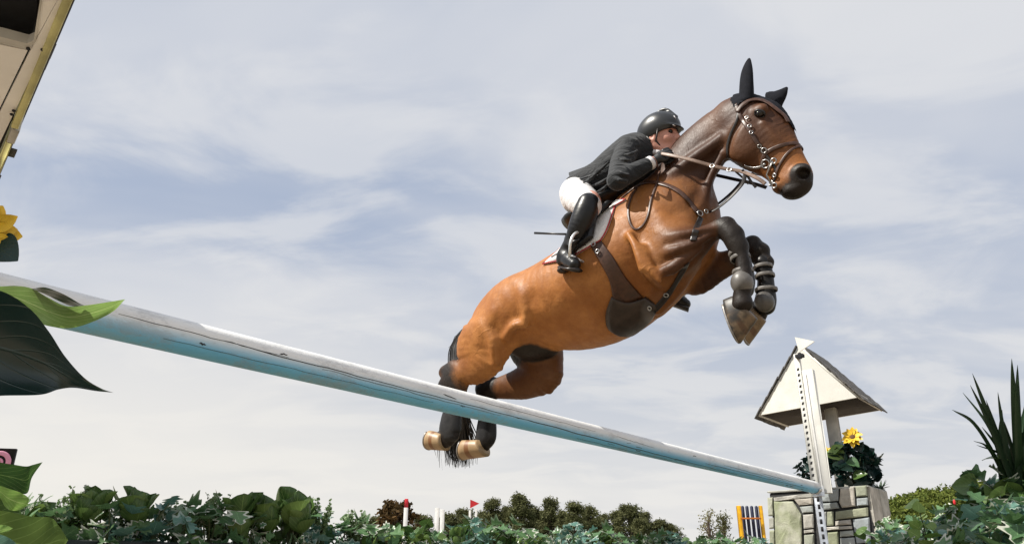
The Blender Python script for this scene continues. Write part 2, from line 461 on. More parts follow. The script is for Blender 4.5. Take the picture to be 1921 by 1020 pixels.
# near shoulder and fore leg
def foreleg(lat, s, sh, fore, cannon, past):
    hf.sweep(pairs(sh, lat), k=.05)
    hf.sweep(pairs(fore, lat), k=.035)
    hf.sweep(pairs(cannon, lat), k=.015)
    hf.sweep(pairs(past, lat), k=.015)
foreleg(.17, 1,
    [(1192, 396, 1232, 450, .07, CH, .13), (1216, 418, 1248, 500, .09, CH, .15), (1240, 428, 1262, 520, .10, CH, .17), (1272, 432, 1282, 505, .09, (0, .5, 0), .18)],
    [(1232, 436, 1240, 545, .085, (0, .45, 0)), (1270, 431, 1270, 516, .085, (.1, .9, 0)), (1305, 425, 1303, 488, .066, (.25, 1, 0)), (1332, 420, 1332, 456, .050, (.4, 1, 0)), (1356, 411, 1350, 448, .046, (.75, .8, 0)), (1378, 418, 1360, 456, .048, BL), (1390, 440, 1366, 466, .04, BL)],
    [(1390, 436, 1362, 460, .042, BL), (1399, 458, 1370, 474, .038, BL), (1405, 480, 1379, 486, .030, BL), (1409, 502, 1382, 508, .030, BL), (1412, 524, 1380, 530, .036, BL), (1408, 540, 1382, 544, .034, BL)],
    [(1409, 538, 1381, 536, .036, BL), (1408, 558, 1376, 550, .036, BL), (1414, 580, 1372, 560, .040, BL)])
foreleg(-.16, -1,
    [(1250, 430, 1262, 520, .09, CH, -.14), (1272, 440, 1285, 520, .09, (0, .5, 0), -.16)],
    [(1262, 462, 1288, 543, .08, (0, .7, 0)), (1300, 466, 1313, 554, .078, (0, .85, 0)), (1338, 474, 1346, 530, .060, (.2, 1, 0)), (1375, 466, 1380, 508, .05, (.7, .5, 0)), (1404, 447, 1398, 490, .047, BL), (1428, 456, 1406, 490, .045, BL), (1438, 476, 1412, 492, .04, BL)],
    [(1436, 466, 1408, 484, .042, BL), (1444, 492, 1416, 498, .034, BL), (1447, 520, 1421, 524, .030, BL), (1450, 548, 1420, 548, .036, BL), (1452, 566, 1420, 562, .036, BL)],
    [(1450, 562, 1420, 556, .036, BL), (1444, 580, 1412, 570, .036, BL), (1436, 598, 1402, 582, .040, BL)])
# hind legs
hf.sweep(pairs([(914, 590, 985, 596, .11), (884, 612, 972, 618, .108), (864, 640, 957, 634, .10), (860, 666, 950, 668, .08), (848, 688, 922, 698, .06, (.0, .3, 0)),
                (832, 690, 898, 716, .048, (.5, .4, 0)), (822, 696, 880, 732, .042, (.8, .3, 0))], .16), k=.04)
hf.sweep(pairs([(814, 690, 854, 702, .030, (.6, .4, 0)), (822, 708, 868, 716, .04, (.7, .3, 0)), (826, 736, 864, 738, .034, BL), (836, 765, 862, 765, .028, BL), (833, 792, 862, 792, .033, BL), (828, 812, 860, 816, .036, BL)], .15), k=.02)
hf.sweep(pairs([(832, 798, 860, 810, .034, BL), (830, 808, 850, 832, .034, BL), (824, 808, 834, 842, .040, BL)], .15), k=.015)
hf.sweep(pairs([(945, 610, 1060, 640, .11, (1, .3, 0)), (955, 640, 1064, 662, .11, (.9, .6, 0)), (975, 662, 1058, 698, .10, (.35, .75, 0)), (985, 680, 1042, 726, .085, (0, .75, 0)), (968, 690, 1000, 744, .07, (0, .75, 0)),
                (946, 702, 960, 747, .055, (.2, .75, 0)), (920, 712, 928, 746, .046, (.8, .5, 0)), (902, 714, 906, 744, .040, BL)], -.16), k=.035)
hf.sweep(pairs([(897, 708, 930, 722, .03, BL), (896, 724, 932, 730, .036, BL), (899, 752, 928, 752, .03, BL), (901, 778, 926, 778, .028, BL), (897, 800, 928, 800, .033, BL), (896, 816, 926, 826, .035, BL)], -.15), k=.02)
hf.sweep(pairs([(900, 806, 924, 820, .033, BL), (898, 820, 918, 840, .034, BL), (892, 822, 906, 850, .040, BL)], -.15), k=.015)
# muscle masses
for s_ in (1, -1):
    hf.blob(U(972, 580, .15 * s_), (.150, .11, .15), k=.07)                                          # gluteal
    hf.blob(U(988, 546, .19 * s_), (.06, .04, .05), k=.05)                                          # hip point
    hf.blob(U(958, 618, .165 * s_), (.06, .05, .10), k=.08, at=(0, .05, 0))                          # stifle
    hf.tube([U(1215, 385, .14 * s_), U(1240, 430, .20 * s_), U(1275, 452, .20 * s_)], (.04, .05, .05), k=.07, at=CH)   # scapula ridge
    hf.blob(U(1240, 488, .20 * s_), (.075, .055, .085), k=.03, at=CH)                               # triceps
    hf.blob(U(1285, 440, .13 * s_), (.07, .08, .08), k=.05, at=(0, .5, 0))                          # point of shoulder
    hf.tube([U(1232, 572, .06 * s_), U(1262, 535, .08 * s_), U(1294, 494, .09 * s_)], (.05, .06, .05), k=.05, at=(0, .5, 0))  # pectorals
    hf.tube([U(1255, 335, .10 * s_), U(1300, 300, .085 * s_), U(1352, 262, .07 * s_)], (.03, .03, .024), k=.035, at=(0, 1, 0))   # neck muscle
    hf.tube([U(1318, 388, .075 * s_), U(1332, 336, .062 * s_), U(1356, 290, .055 * s_)], (.020, .018, .016), k=.035, at=(0, 1, 0))
hf.blob(U(1195, 378, 0), (.16, .07, .07), k=.06, at=(0, .2, 0))                                     # withers
hf.blob(U(1003, 640, -.02), (.17, .13, .10), k=.04, at=(1, .5, 0))                                     # sheath
hf.tube([U(912, 588, 0), U(893, 606, 0), U(878, 630, 0)], (.045, .035, .022), k=.03, at=(.5, .4, 0))           # dock
for pts_, r_ in (([(1236, 448, .245), (1268, 444, .262), (1305, 436, .245), (1350, 426, .20)], (.012, .026, .020, .007)),
                 ([(1240, 478, .25), (1268, 470, .268), (1304, 456, .248), (1338, 438, .208)], (.012, .028, .022, .008)),
                 ([(1232, 512, .245), (1258, 504, .262), (1288, 484, .245), (1314, 464, .215)], (.014, .030, .022, .008))):
    hf.tube([U(q[0], q[1], q[2] - .006) for q in pts_], r_, k=.020, at=(.15, .9, 0))                                     # forearm muscles
for pts_, r_ in (([(1248, 456, .285), (1272, 455, .290), (1310, 447, .27), (1346, 436, .232)], .008), ([(1246, 492, .29), (1274, 487, .292), (1298, 472, .272), (1322, 454, .24)], .008)):
    hf.tube([U(*q) for q in pts_], r_, k=.014, mode='s', at=(.25, 1, 0))
hf.tube([U(1252, 542, .06), U(1266, 528, .07), U(1290, 500, .08), U(1312, 484, .06)], (.008, .022, .026, .02), k=.02, mode='s', at=(.6, .8, 0))   # gap between forearm and brisket, its shade blackened into the coat
for pts_, r_ in (([(1205, 470, .30), (1216, 500, .315), (1236, 526, .30)], (.012, .022, .010)), ([(1222, 392, .215), (1240, 410, .235), (1262, 424, .225)], (.010, .020, .012)), ([(1180, 440, .31), (1196, 470, .33), (1204, 505, .325)], (.01, .018, .01)),
                 ([(968, 528, .245), (985, 560, .285), (986, 596, .28)], (.010, .020, .010)), ([(930, 590, .27), (912, 626, .245), (900, 664, .20)], (.012, .020, .010)), ([(985, 610, .27), (965, 612, .275), (950, 632, .25)], (.012, .018, .012))):
    hf.tube([U(q[0], q[1], q[2] - .022) for q in pts_], r_, k=.05, at=(0, .1, 0))

hf.tube([U(905, 610, .24), U(925, 640, .235), U(930, 680, .205)], (.02, .03, .015), k=.04)
for lt, c1_, c2_, c3_ in ((.155, (1364, 420), (1378, 440), (1388, 462)), (-.145, (1412, 454), (1428, 470), (1438, 492))):   # knee bones
    for c_, r_ in ((c1_, .036), (c2_, .041), (c3_, .036)): hf.blob(U(*c_, lt + .008), (r_, r_ * .9, r_ * .9), k=.030, at=BL)
hf.tube([U(1384, 470, .165), U(1392, 500, .168), U(1396, 520, .165)], (.008, .007, .008), k=.008, at=BL)
# grooves: between shoulder and ribs, flank fold, jugular groove, throat latch, eye sockets, nostrils, mouth
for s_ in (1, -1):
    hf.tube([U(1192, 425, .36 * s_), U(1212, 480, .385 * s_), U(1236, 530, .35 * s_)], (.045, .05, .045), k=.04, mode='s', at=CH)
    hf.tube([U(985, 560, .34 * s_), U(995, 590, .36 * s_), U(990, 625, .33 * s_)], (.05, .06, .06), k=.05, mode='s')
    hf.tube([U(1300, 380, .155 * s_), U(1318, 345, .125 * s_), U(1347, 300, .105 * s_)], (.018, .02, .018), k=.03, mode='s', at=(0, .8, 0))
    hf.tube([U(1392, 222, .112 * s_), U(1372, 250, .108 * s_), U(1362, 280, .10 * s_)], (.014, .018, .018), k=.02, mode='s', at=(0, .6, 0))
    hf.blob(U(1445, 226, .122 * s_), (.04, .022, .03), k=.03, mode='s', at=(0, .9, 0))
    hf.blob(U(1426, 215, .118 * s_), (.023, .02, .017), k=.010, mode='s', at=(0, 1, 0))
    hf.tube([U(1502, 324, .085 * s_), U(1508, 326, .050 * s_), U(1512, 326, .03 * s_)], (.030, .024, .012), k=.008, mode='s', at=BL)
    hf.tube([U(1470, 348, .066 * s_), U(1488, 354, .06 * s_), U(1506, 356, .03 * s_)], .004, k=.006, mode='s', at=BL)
    hf.tube([U(876, 600, .04 * s_), U(868, 630, .03 * s_), U(870, 660, .03 * s_)], .02, k=.04, mode='s', at=(.3, .3, 0))
import time
t0 = time.time()
HV, HQ = hf.mesh(0.0075, relax=1)
_, HA = hf.eval(HV, True)
print('horse mesh', len(HV), time.time() - t0)
horse = thing('horse', HO, 'bay show jumper with black legs in mid-air over the pole', 'horse')

def m_coat():
    t = NT('bay_coat'); a = t.attr()
    n = t.noise(7, 5, .6); nf = t.noise(160, 3, .6, stretch=(1, 1, .35)); nm = t.noise(22, 4, .6)
    base = t.mix(t.ramp(n, .3, .7), (.34, .120, .025), (.50, .205, .055))
    base = t.mix(t.math('MULTIPLY', t.ramp(nm, .3, .8), .45), base, (.24, .085, .022))
    base = t.mix(a[1], base, t.mix(nm, (.034, .012, .006), (.066, .025, .011)))  # brown hair tone; over neck and face it also paints in the rider's shadow
    dk = t.mix(nm, (.006, .005, .004), (.018, .013, .010))
    f = t.ramp(t.math('ADD', a[0], t.math('MULTIPLY', t.math('SUBTRACT', nm, .5), .35)), .30, .75)
    col = t.mix(f, base, dk)
    col = t.mix(t.math('MULTIPLY', nf, .25), col, (.03, .014, .008))
    vo = t.N('ShaderNodeTexVoronoi'); vo.feature = 'DISTANCE_TO_EDGE'; vo.inputs['Scale'].default_value = 5.5; tc = t.N('ShaderNodeTexCoord'); mp = t.N('ShaderNodeMapping'); mp.inputs['Scale'].default_value = (1, 1, .55); mp.inputs['Rotation'].default_value = (.3, .5, .2)
    wv = t.N('ShaderNodeVectorMath'); wv.operation = 'ADD'; t.L(tc.outputs['Object'], mp.inputs[0]); nn2 = t.N('ShaderNodeTexNoise'); nn2.inputs['Scale'].default_value = 7; t.L(tc.outputs['Object'], nn2.inputs[0]); sc2 = t.N('ShaderNodeVectorMath'); sc2.operation = 'SCALE'; sc2.inputs[3].default_value = .35
    t.L(nn2.outputs['Color'], sc2.inputs[0]); t.L(mp.outputs[0], wv.inputs[0]); t.L(sc2.outputs[0], wv.inputs[1]); t.L(wv.outputs[0], vo.inputs['Vector'])
    vein = t.math('MULTIPLY', t.ramp(vo.outputs['Distance'], .0, .05, 1, 0), t.ramp(n, .45, .62))
    t.set(col=col, rough=t.ramp(nf, .2, .8, .46, .60), spec=.25, sheen=.0, coat=.05, coatr=.38)
    b0 = t.bump(vein, .22, .005); b1 = t.bump(nf, .12, .002, b0)
    b = t.N('ShaderNodeBump'); b.inputs['Strength'].default_value = .40; b.inputs['Distance'].default_value = .016
    t.L(t.noise(13, 4, .55), b.inputs['Height']); t.L(b1, b.inputs['Normal']); t.L(b.outputs[0], t.b.inputs['Normal'])
    return t.m
MAT['coat'] = m_coat()
body = link('body', toW(HV), HQ, MAT['coat'], horse, attr=HA)
BV = BVHTree.FromPolygons([tuple(v) for v in HV], [tuple(int(i) for i in q) for q in HQ])
def hit(px, py):
    d = ray(px, py) @ RL.T; r = BV.ray_cast(Vector(CAML), Vector(d))
    return (np.array(r[0]), np.array(r[1])) if r[0] is not None else (None, None)

# ------------------------------------------------------------------ materials worn by horse and rider
MAT['leather_brown'] = simple('brown_leather', (.060, .024, .012), .42, .35, 60, .2, .001)
MAT['leather_dark'] = simple('dark_leather', (.018, .012, .010), .38, .3, 60, .2, .001)
MAT['leather_black'] = simple('black_leather', (.008, .008, .009), .36, .3, 45, .25, .002, spec=.35)
MAT['steel'] = simple('polished_steel', (.40, .39, .38), .30, .1, 40, .05, .001, metal=1.0)
MAT['hair_black'] = simple('black_hair', (.010, .008, .008), .5, .4, 90, .2, .001)
MAT['cloth_black'] = simple('black_knit', (.010, .011, .016), .9, .3, 220, .5, .001, spec=.15)
MAT['eye'] = simple('dark_eye', (.008, .005, .004), .06, .1, 10, 0)
def m_hoof():
    t = NT('hoof_horn'); a = t.attr(); n = t.noise(30, 4); s = t.noise(9, 4)
    tan = t.mix(n, (.27, .165, .08), (.44, .31, .17)); br = t.mix(n, (.16, .065, .022), (.26, .12, .045))
    c = t.mix(t.ramp(a[0], .35, .55), tan, br); c = t.mix(t.math('MULTIPLY', a[1], .72), c, (.085, .06, .042)); c = t.mix(t.ramp(t.math('MULTIPLY', a[1], s), .36, .52), c, (.022, .02, .018))
    c = t.mix(a[2], c, (.05, .04, .03)); t.set(col=c, rough=.45); t.bump(n, .2, .002); return t.m
MAT['hoof'] = m_hoof()

# hooves: a truncated cone with a hollow sole and a steel shoe
def hoof(sole_a, sole_b, cor_a, cor_b, lat, w, mott):
    """sole_a heel, sole_b toe (pixels); cor_a/cor_b coronet heel/front"""
    A, B, Ca, Cb = U(*sole_a, lat), U(*sole_b, lat), U(*cor_a, lat), U(*cor_b, lat)
    side = np.array((0, 1.0, 0)); mb = MB(); n = 28; V = []; AT = []
    def ring(P, Q, ww, heelcut):
        c = (P + Q) / 2; t = (Q - P) / 2; out = []
        for k in range(n):
            th = 2 * math.pi * k / n; x, y = math.cos(th), math.sin(th)
            if x < -heelcut: y *= 1.0; x = -heelcut - (abs(x) - heelcut) * 0.25
            out.append(c + t * x + side * ww * y)
        return out
    lev = [(0, .80, 1), (.06, .90, .95), (.12, .93, .7), (.3, .97, .5), (.55, 1.0, .6), (.8, 1.0, .2), (.94, .97, .2), (1.0, .90, .2)]
    for f, wf, br in lev:
        V += ring(Ca * (1 - f) + A * f, Cb * (1 - f) + B * f, w * wf, .75); AT += [(0.0 if f < .35 or f > .75 else .8, mott, 0)] * n
    ax = unit((A + B) / 2 - (Ca + Cb) / 2); c = (A + B) / 2
    last = V[-n:]
    for sc, dp, dk in ((.80, 0.0, .2), (.74, -.010, .9), (.35, -.016, 1), (.02, -.012, 1)):
        V += [c + (p - c) * sc + ax * dp for p in last]; AT += [(.2, mott, dk)] * n
    m = len(V) // n
    F = [(i * n + k, i * n + (k + 1) % n, (i + 1) * n + (k + 1) % n, (i + 1) * n + k) for i in range(m - 1) for k in range(n)]
    F += [tuple(range(n))[::-1], tuple((m - 1) * n + k for k in range(n))]
    mb.add([toW(p) for p in V], F, AT); o = mb.build('hoof', MAT['hoof'], horse, attr=True)
    sh = MB(); arc = [last[k % n] for k in range(-int(n * .36), int(n * .36) + 1)]
    pts = [toW(c + (p - c) * .9 + ax * .004) for p in arc]
    sh.ribbon(pts, [toW(ax) - toW(np.zeros(3))] * len(pts), w * .30, .007)
    sh.build('horseshoe', MAT['steel_dull'], o)
    fr = MB(); fr.tube([toW(A * .85 + B * .15 - ax * .004), toW(c - ax * .006), toW(A * .35 + B * .65 - ax * .008)], (w * .32, w * .2, w * .04), 8)
    fr.build('frog', MAT['hair_black'], o)
    return o
MAT['steel_dull'] = simple('worn_steel', (.33, .31, .29), .45, .3, 50, .2, .001, metal=.8)
hoof((1358, 556), (1388, 644), (1378, 552), (1420, 598), .14, .058, .9)
hoof((1394, 592), (1404, 646), (1412, 574), (1436, 602), -.13, .054, .8)
hoof((813, 804), (804, 843), (835, 811), (836, 845), .15, .062, .0)
hoof((875, 822), (868, 862), (902, 822), (913, 856), -.13, .066, .0)

# tail: loose strands
random.seed(4)
tl = MB()
for i in range(240):
    q = random.random(); sp = random.gauss(0, 1); l = random.uniform(.84, 1.0)
    wisp = i < 14
    x1 = 853 + sp * 3; ex = 861 + sp * (14 if not wisp else 22) + random.uniform(-6, 6)
    if wisp: ex = random.uniform(818, 850)
    ey = (878 if not wisp else random.uniform(820, 885)) * 1.0 - (1 - l) * 180
    la = random.uniform(-.06, .05)
    P = [U(890, 602, la * .3), U(868 + sp * 1.2, 622, la * .5), U(857 + sp * 2.4, 642, la * .7), U(853 + sp * 3.6, 665, la), U(858 + sp * 4.5 + random.uniform(-3, 3), 712, la), U((860 + ex) / 2 + random.uniform(-4, 4), 775, la - .12), U(ex + random.uniform(-2, 2), 830, la - .22), U(ex + random.uniform(-4, 4), ey, la - .24)]
    C = catmull(P, 5); rr = np.interp(np.linspace(0, 1, len(C)), (0, .1, .7, 1), (.003, .0045, .0048, .001)) * (random.uniform(.6, 1.2) if not wisp else .35)
    tl.tube([toW(p) for p in C], rr, 4)
for i in range(26):       # short flyaway hairs by the dock
    C = catmull([U(872, 612 + random.uniform(0, 20), 0), U(856 + random.uniform(-3, 3), 630 + random.uniform(0, 14), 0), U(845 + random.uniform(-4, 6), 650 + random.uniform(0, 40), 0)], 4)
    tl.tube([toW(p) for p in C], np.linspace(.003, .0006, len(C)), 3)
tl.build('tail', MAT['hair_black'], horse)

# mane: lies on the far side of the crest
mn = MB(); crest = catmull([U(x, y, -.02) for x, y in ((1222, 338), (1244, 308), (1268, 277), (1296, 247), (1328, 220), (1358, 202))], 14)
for i, c in enumerate(crest):
    for j in range(3):
        e = c + np.array((random.uniform(-.02, .02), .10 + random.uniform(-.01, .015), -.085 + random.uniform(-.02, .02)))
        m = (c + e) / 2 + np.array((0, .03, .035)); mn.tube([toW(p) for p in catmull([c - (0, 0, .012), m, e], 4)], np.linspace(.006, .002, 9), 4)
mn.build('mane', MAT['hair_black'], horse)

# helpers that lay straps on the body
def on(px, py, off=.003, lat=.1):
    p, n = hit(px, py)
    if p is None or np.linalg.norm(p - U(px, py, lat)) > .45:
        r = BV.find_nearest(Vector(U(px, py, lat))); p, n = np.array(r[0]), np.array(r[1])
    return p + n * off, n
def strap(mb, px, w, t=.003, off=.002, n=8, lat=.1, mirror=False, ends=None):
    P = [on(x, y, off, lat) for x, y in catmull(np.array(px, float), n)]
    pts = np.array([p for p, _ in P]); nr = np.array([q for _, q in P])
    if mirror:
        pts = pts * (1, -1, 1); Q = [BV.find_nearest(Vector(p)) for p in pts]; pts = np.array([np.array(q[0]) + np.array(q[1]) * off for q in Q]); nr = np.array([np.array(q[1]) for q in Q])
    for _ in range(2):
        pts[1:-1] = (pts[:-2] + 2 * pts[1:-1] + pts[2:]) / 4; nr[1:-1] = (nr[:-2] + 2 * nr[1:-1] + nr[2:]) / 4
    mb.ribbon([toW(p) for p in pts], nr @ RL, w, t)
    return pts
def both(mb, px, w, **k):
    strap(mb, px, w, **k); strap(mb, px, w, mirror=True, **k)
def sidepatch(grid, th, off, lat=.25, mirror=False):
    """grid[i][j] of pixels -> padded sheet of thickness th lying on the body"""
    G = np.array(grid, float); a, b = G.shape[:2]
    G = np.stack([catmull(G[i], 8) for i in range(a)]); G = np.stack([catmull(G[:, j], 8) for j in range(G.shape[1])], 1)
    a, b = G.shape[:2]; P = np.zeros((a, b, 3)); Nn = np.zeros((a, b, 3))
    for i in range(a):
        for j in range(b): P[i, j], Nn[i, j] = on(G[i, j, 0], G[i, j, 1], 0, lat)
    if mirror:
        for i in range(a):
            for j in range(b):
                q = BV.find_nearest(Vector(P[i, j] * (1, -1, 1))); P[i, j] = np.array(q[0]); Nn[i, j] = np.array(q[1])
    for _ in range(3):
        for X in (P, Nn):
            X[1:-1] = (X[:-2] + 2 * X[1:-1] + X[2:]) / 4; X[:, 1:-1] = (X[:, :-2] + 2 * X[:, 1:-1] + X[:, 2:]) / 4
    Nn /= np.linalg.norm(Nn, axis=2)[..., None]
    edge = np.ones((a, b)); edge[0] = edge[-1] = 0; edge[:, 0] = edge[:, -1] = 0
    top = P + Nn * (off + th * (.35 + .65 * edge))[..., None]; bot = P + Nn * (off - .004)
    V = np.vstack([top.reshape(-1, 3), bot.reshape(-1, 3)]); o = a * b; F = []
    for i in range(a - 1):
        for j in range(b - 1):
            q = (i * b + j, i * b + j + 1, (i + 1) * b + j + 1, (i + 1) * b + j); F += [q, tuple(x + o for x in q[::-1])]
    bd = [(0, j) for j in range(b)] + [(i, b - 1) for i in range(1, a)] + [(a - 1, j) for j in range(b - 2, -1, -1)] + [(i, 0) for i in range(a - 2, 0, -1)]
    bi = [i * b + j for i, j in bd]
    for k in range(len(bi)): u_, v_ = bi[k], bi[(k + 1) % len(bi)]; F.append((v_, u_, u_ + o, v_ + o))
    return V @ RL + HO, F, top, bd

# eyes and nostrils
for s_ in (1, -1):
    p, n = on(1425, 214, 0, .09)
    e = MB(); c = p - n * .004; c = c if s_ == 1 else c * (1, -1, 1); e.ellipsoid(toW(c), (.021, .021, .018), 16, 12); e.build('eye', MAT['eye'], horse)
    ld = MB()
    for ang0, ang1, r_ in ((25, 165, .0075), (195, 345, .0045)):
        nn = n if s_ == 1 else n * (1, -1, 1); ux = unit(np.array((.6, 0, -.55)) - nn * np.dot((.6, 0, -.55), nn)); uz = np.cross(ux, nn) * (1 if s_ == 1 else -1)
        if uz[2] < 0: uz = -uz
        pts = [c + nn * .006 + ux * .024 * math.cos(R(t)) + uz * .0165 * math.sin(R(t)) + nn * .004 * math.sin(R(t)) for t in np.linspace(ang0 - 25, ang1 + 25, 9)]
        ld.tube([toW(q) for q in pts], [r_ * x for x in (.4, .8, 1, 1, 1, 1, 1, .8, .4)], 6)
    ld.build('eyelid', MAT['hair_black'], horse)

# ear bonnet: knitted cap over the poll and two ear covers
bp = np.array([U(x, y, .06)[[0, 2]] for x, y in ((1372, 192), (1383, 212), (1396, 198), (1412, 190), (1436, 193), (1456, 208), (1474, 228), (1488, 246), (1500, 225), (1480, 170), (1440, 130), (1380, 140))])
def inpoly(p, poly):
    x, y = p; r = False; j = len(poly) - 1
    for i in range(len(poly)):
        if (poly[i][1] > y) != (poly[j][1] > y) and x < (poly[j][0] - poly[i][0]) * (y - poly[i][1]) / (poly[j][1] - poly[i][1]) + poly[i][0]: r = not r
        j = i
    return r
me_n = np.zeros(len(body.data.vertices) * 3); body.data.vertices.foreach_get('normal', me_n); me_n = me_n.reshape(-1, 3) @ RL.T
lo, hi = bp.min(0), bp.max(0)
cand = np.where((HV[:, 0] > lo[0]) & (HV[:, 0] < hi[0]) & (HV[:, 2] > lo[1]) & (HV[:, 2] < hi[1]))[0]
keep = np.zeros(len(HV), bool)
for i in cand: keep[i] = inpoly((HV[i, 0], HV[i, 2]), bp)
fk = HQ[keep[HQ].all(1)]; used = np.unique(fk); rm = np.full(len(HV), -1); rm[used] = np.arange(len(used))
bonnet = link('ear_bonnet', toW(HV[used] + me_n[used] * .007), rm[fk], MAT['cloth_black'], horse)
ef = Field()
def ear(base, lat, s):
    ef.sweep(pairs([q[:4] + (q[4],) for q in base], lat), k=.008, n=4)
ear([(1387, 186, 1414, 190, .030), (1387, 168, 1414, 173, .026), (1388, 150, 1413, 154, .021), (1391, 133, 1412, 136, .015), (1397, 119, 1410, 121, .009), (1403, 110, 1408, 111, .004)], .065, 1)
ear([(1441, 172, 1461, 208, .028), (1449, 173, 1467, 196, .023), (1458, 170, 1472, 186, .018), (1467, 166, 1476, 175, .010), (1474, 163, 1478, 166, .004)], -.075, -1)
ef.tube([U(1424, 182, .085), U(1420, 160, .095), U(1413, 138, .088)], (.012, .012, .006), k=.008, mode='s')
ev, eq = ef.mesh(.0045)
link('ear_cover', toW(ev), eq, MAT['cloth_black'], bonnet)

# protective boots on the front legs (open fronts) and hind fetlock boots
def legboot(st, lat, name='leg_boot'):
    f = Field(); f.sweep(pairs([(q[0], q[1], q[2], q[3], q[4]) for q in st], lat), k=.005, n=5); v, q = f.mesh(.0055)
    return link(name, toW(v), q, MAT['boot_shell'], horse)
MAT['boot_shell'] = simple('boot_shell', (.016, .015, .015), .42, .4, 25, .3, .003, spec=.3)
MAT['boot_strap'] = simple('boot_strap', (.13, .12, .11), .5, .4, 60, .3, .001)
MAT['boot_cup'] = simple('scuffed_cup', (.135, .125, .115), .42, .45, 14, .2, .003)
b1 = legboot([(1401, 462, 1371, 474, .040), (1407, 480, 1377, 488, .036), (1412, 502, 1381, 509, .036), (1416, 522, 1379, 530, .043), (1414, 540, 1379, 545, .043)], .14)
b2 = legboot([(1445, 488, 1417, 496, .040), (1450, 512, 1421, 518, .036), (1453, 536, 1422, 540, .038), (1456, 562, 1417, 560, .045), (1454, 576, 1416, 572, .043)], -.13)
for b_, cup, r_, lat, sts in ((b1, (1392, 530), (.050, .05, .056), .155, ((1400, 468, 1371, 480), (1404, 478, 1374, 489), (1410, 506, 1378, 513))), (b2, (1434, 566), (.046, .05, .05), -.11, ((1446, 497, 1417, 505), (1450, 514, 1420, 521), (1455, 541, 1420, 546)))):
    m = MB(); m.ellipsoid(toW(U(*cup, lat + .02)), r_, 18, 12, RL.T); m.build('fetlock_cup', MAT['boot_cup'], b_)
    for (x0, y0, x1, y1) in sts:
        m = MB(); c = (U(x0, y0, lat) + U(x1, y1, lat)) / 2; a = (U(x0, y0, lat) - U(x1, y1, lat)) / 2 * 1.10; pts = []; nr = []
        for k in range(21):
            t = 2 * math.pi * k / 20; d = a * math.cos(t) + np.array((0, -1.0, 0)) * .042 * math.sin(t); pts.append(toW(c + d)); nr.append(unit(d) @ RL)
        m.ribbon(pts, nr, .018, .004); m.build('strap', MAT['boot_strap'], b_)
legboot([(833, 772, 865, 772, .033), (829, 786, 864, 786, .037), (826, 804, 863, 808, .041), (830, 816, 860, 822, .038)], .15, 'fetlock_boot')
legboot([(899, 784, 928, 784, .033), (896, 800, 930, 800, .037), (894, 818, 929, 822, .039), (896, 828, 921, 834, .036)], -.15, 'fetlock_boot')

# ------------------------------------------------------------------ bridle
bridle = thing('bridle', toW(U(1420, 260)), "brown leather bridle with steel bit rings on the horse's head", 'bridle')
m = MB(); both(m, [(1381, 196), (1386, 212), (1393, 226), (1404, 242), (1416, 262), (1427, 278), (1434, 290)], .020, off=.004); m.build('cheek_strap', MAT['leather_brown'], bridle)
m = MB(); both(m, [(1384, 212), (1394, 199), (1408, 191), (1424, 190), (1440, 196), (1456, 208), (1470, 220), (1477, 232)], .022, off=.010); m.build('browband', MAT['leather_brown'], bridle)
m = MB(); both(m, [(1386, 208), (1382, 228), (1372, 250), (1365, 275), (1366, 296)], .014, off=.004); m.build('throat_lash', MAT['leather_dark'], bridle)
m = MB(); both(m, [(1430, 310), (1434, 292), (1450, 280), (1472, 272), (1490, 270), (1500, 274)], .020, off=.005); m.build('noseband', MAT['leather_brown'], bridle)
m = MB(); both(m, [(1455, 330), (1462, 312), (1473, 294), (1485, 282), (1496, 276), (1502, 277)], .014, off=.005); m.build('flash_strap', MAT['leather_brown'], bridle)
m = MB(); both(m, [(1432, 284), (1444, 300), (1455, 316), (1456, 332), (1448, 345)], .013, off=.004); m.build('chin_strap', MAT['leather_dark'], bridle)
for (x, y) in ((1402, 222), (1407, 238), (1410, 250), (1425, 275)):
    m = MB(); p, n = on(x, y, .009); m.torus(toW(p), .0085, .0022, n @ RL, 14, 6); m.build('buckle', MAT['steel'], bridle)
p, n = on(1434, 283, .008); m = MB(); m.torus(toW(p), .012, .003, n @ RL, 18, 6); m.build('noseband_ring', MAT['steel'], bridle)
for (x, y, r_) in ((1438, 308, .022), (1453, 303, .014), (1425, 336, .014), (1441, 346, .013), (1456, 330, .009)):
    m = MB(); p, n = on(x, y, .013); m.torus(toW(p), r_ * .9, .0034, n @ RL, 22, 8); m.build('bit_ring', MAT['steel'], bridle)
m = MB(); m.tube([toW(on(x, y, .014)[0]) for x, y in ((1452, 304), (1446, 316), (1442, 328), (1434, 346))], .0045, 8); m.build('bit_shank', MAT['steel'], bridle)
m = MB(); both(m, [(1438, 308), (1424, 314), (1408, 312), (1398, 308)], .012, off=.012); m.build('curb_chain', MAT['steel'], bridle)
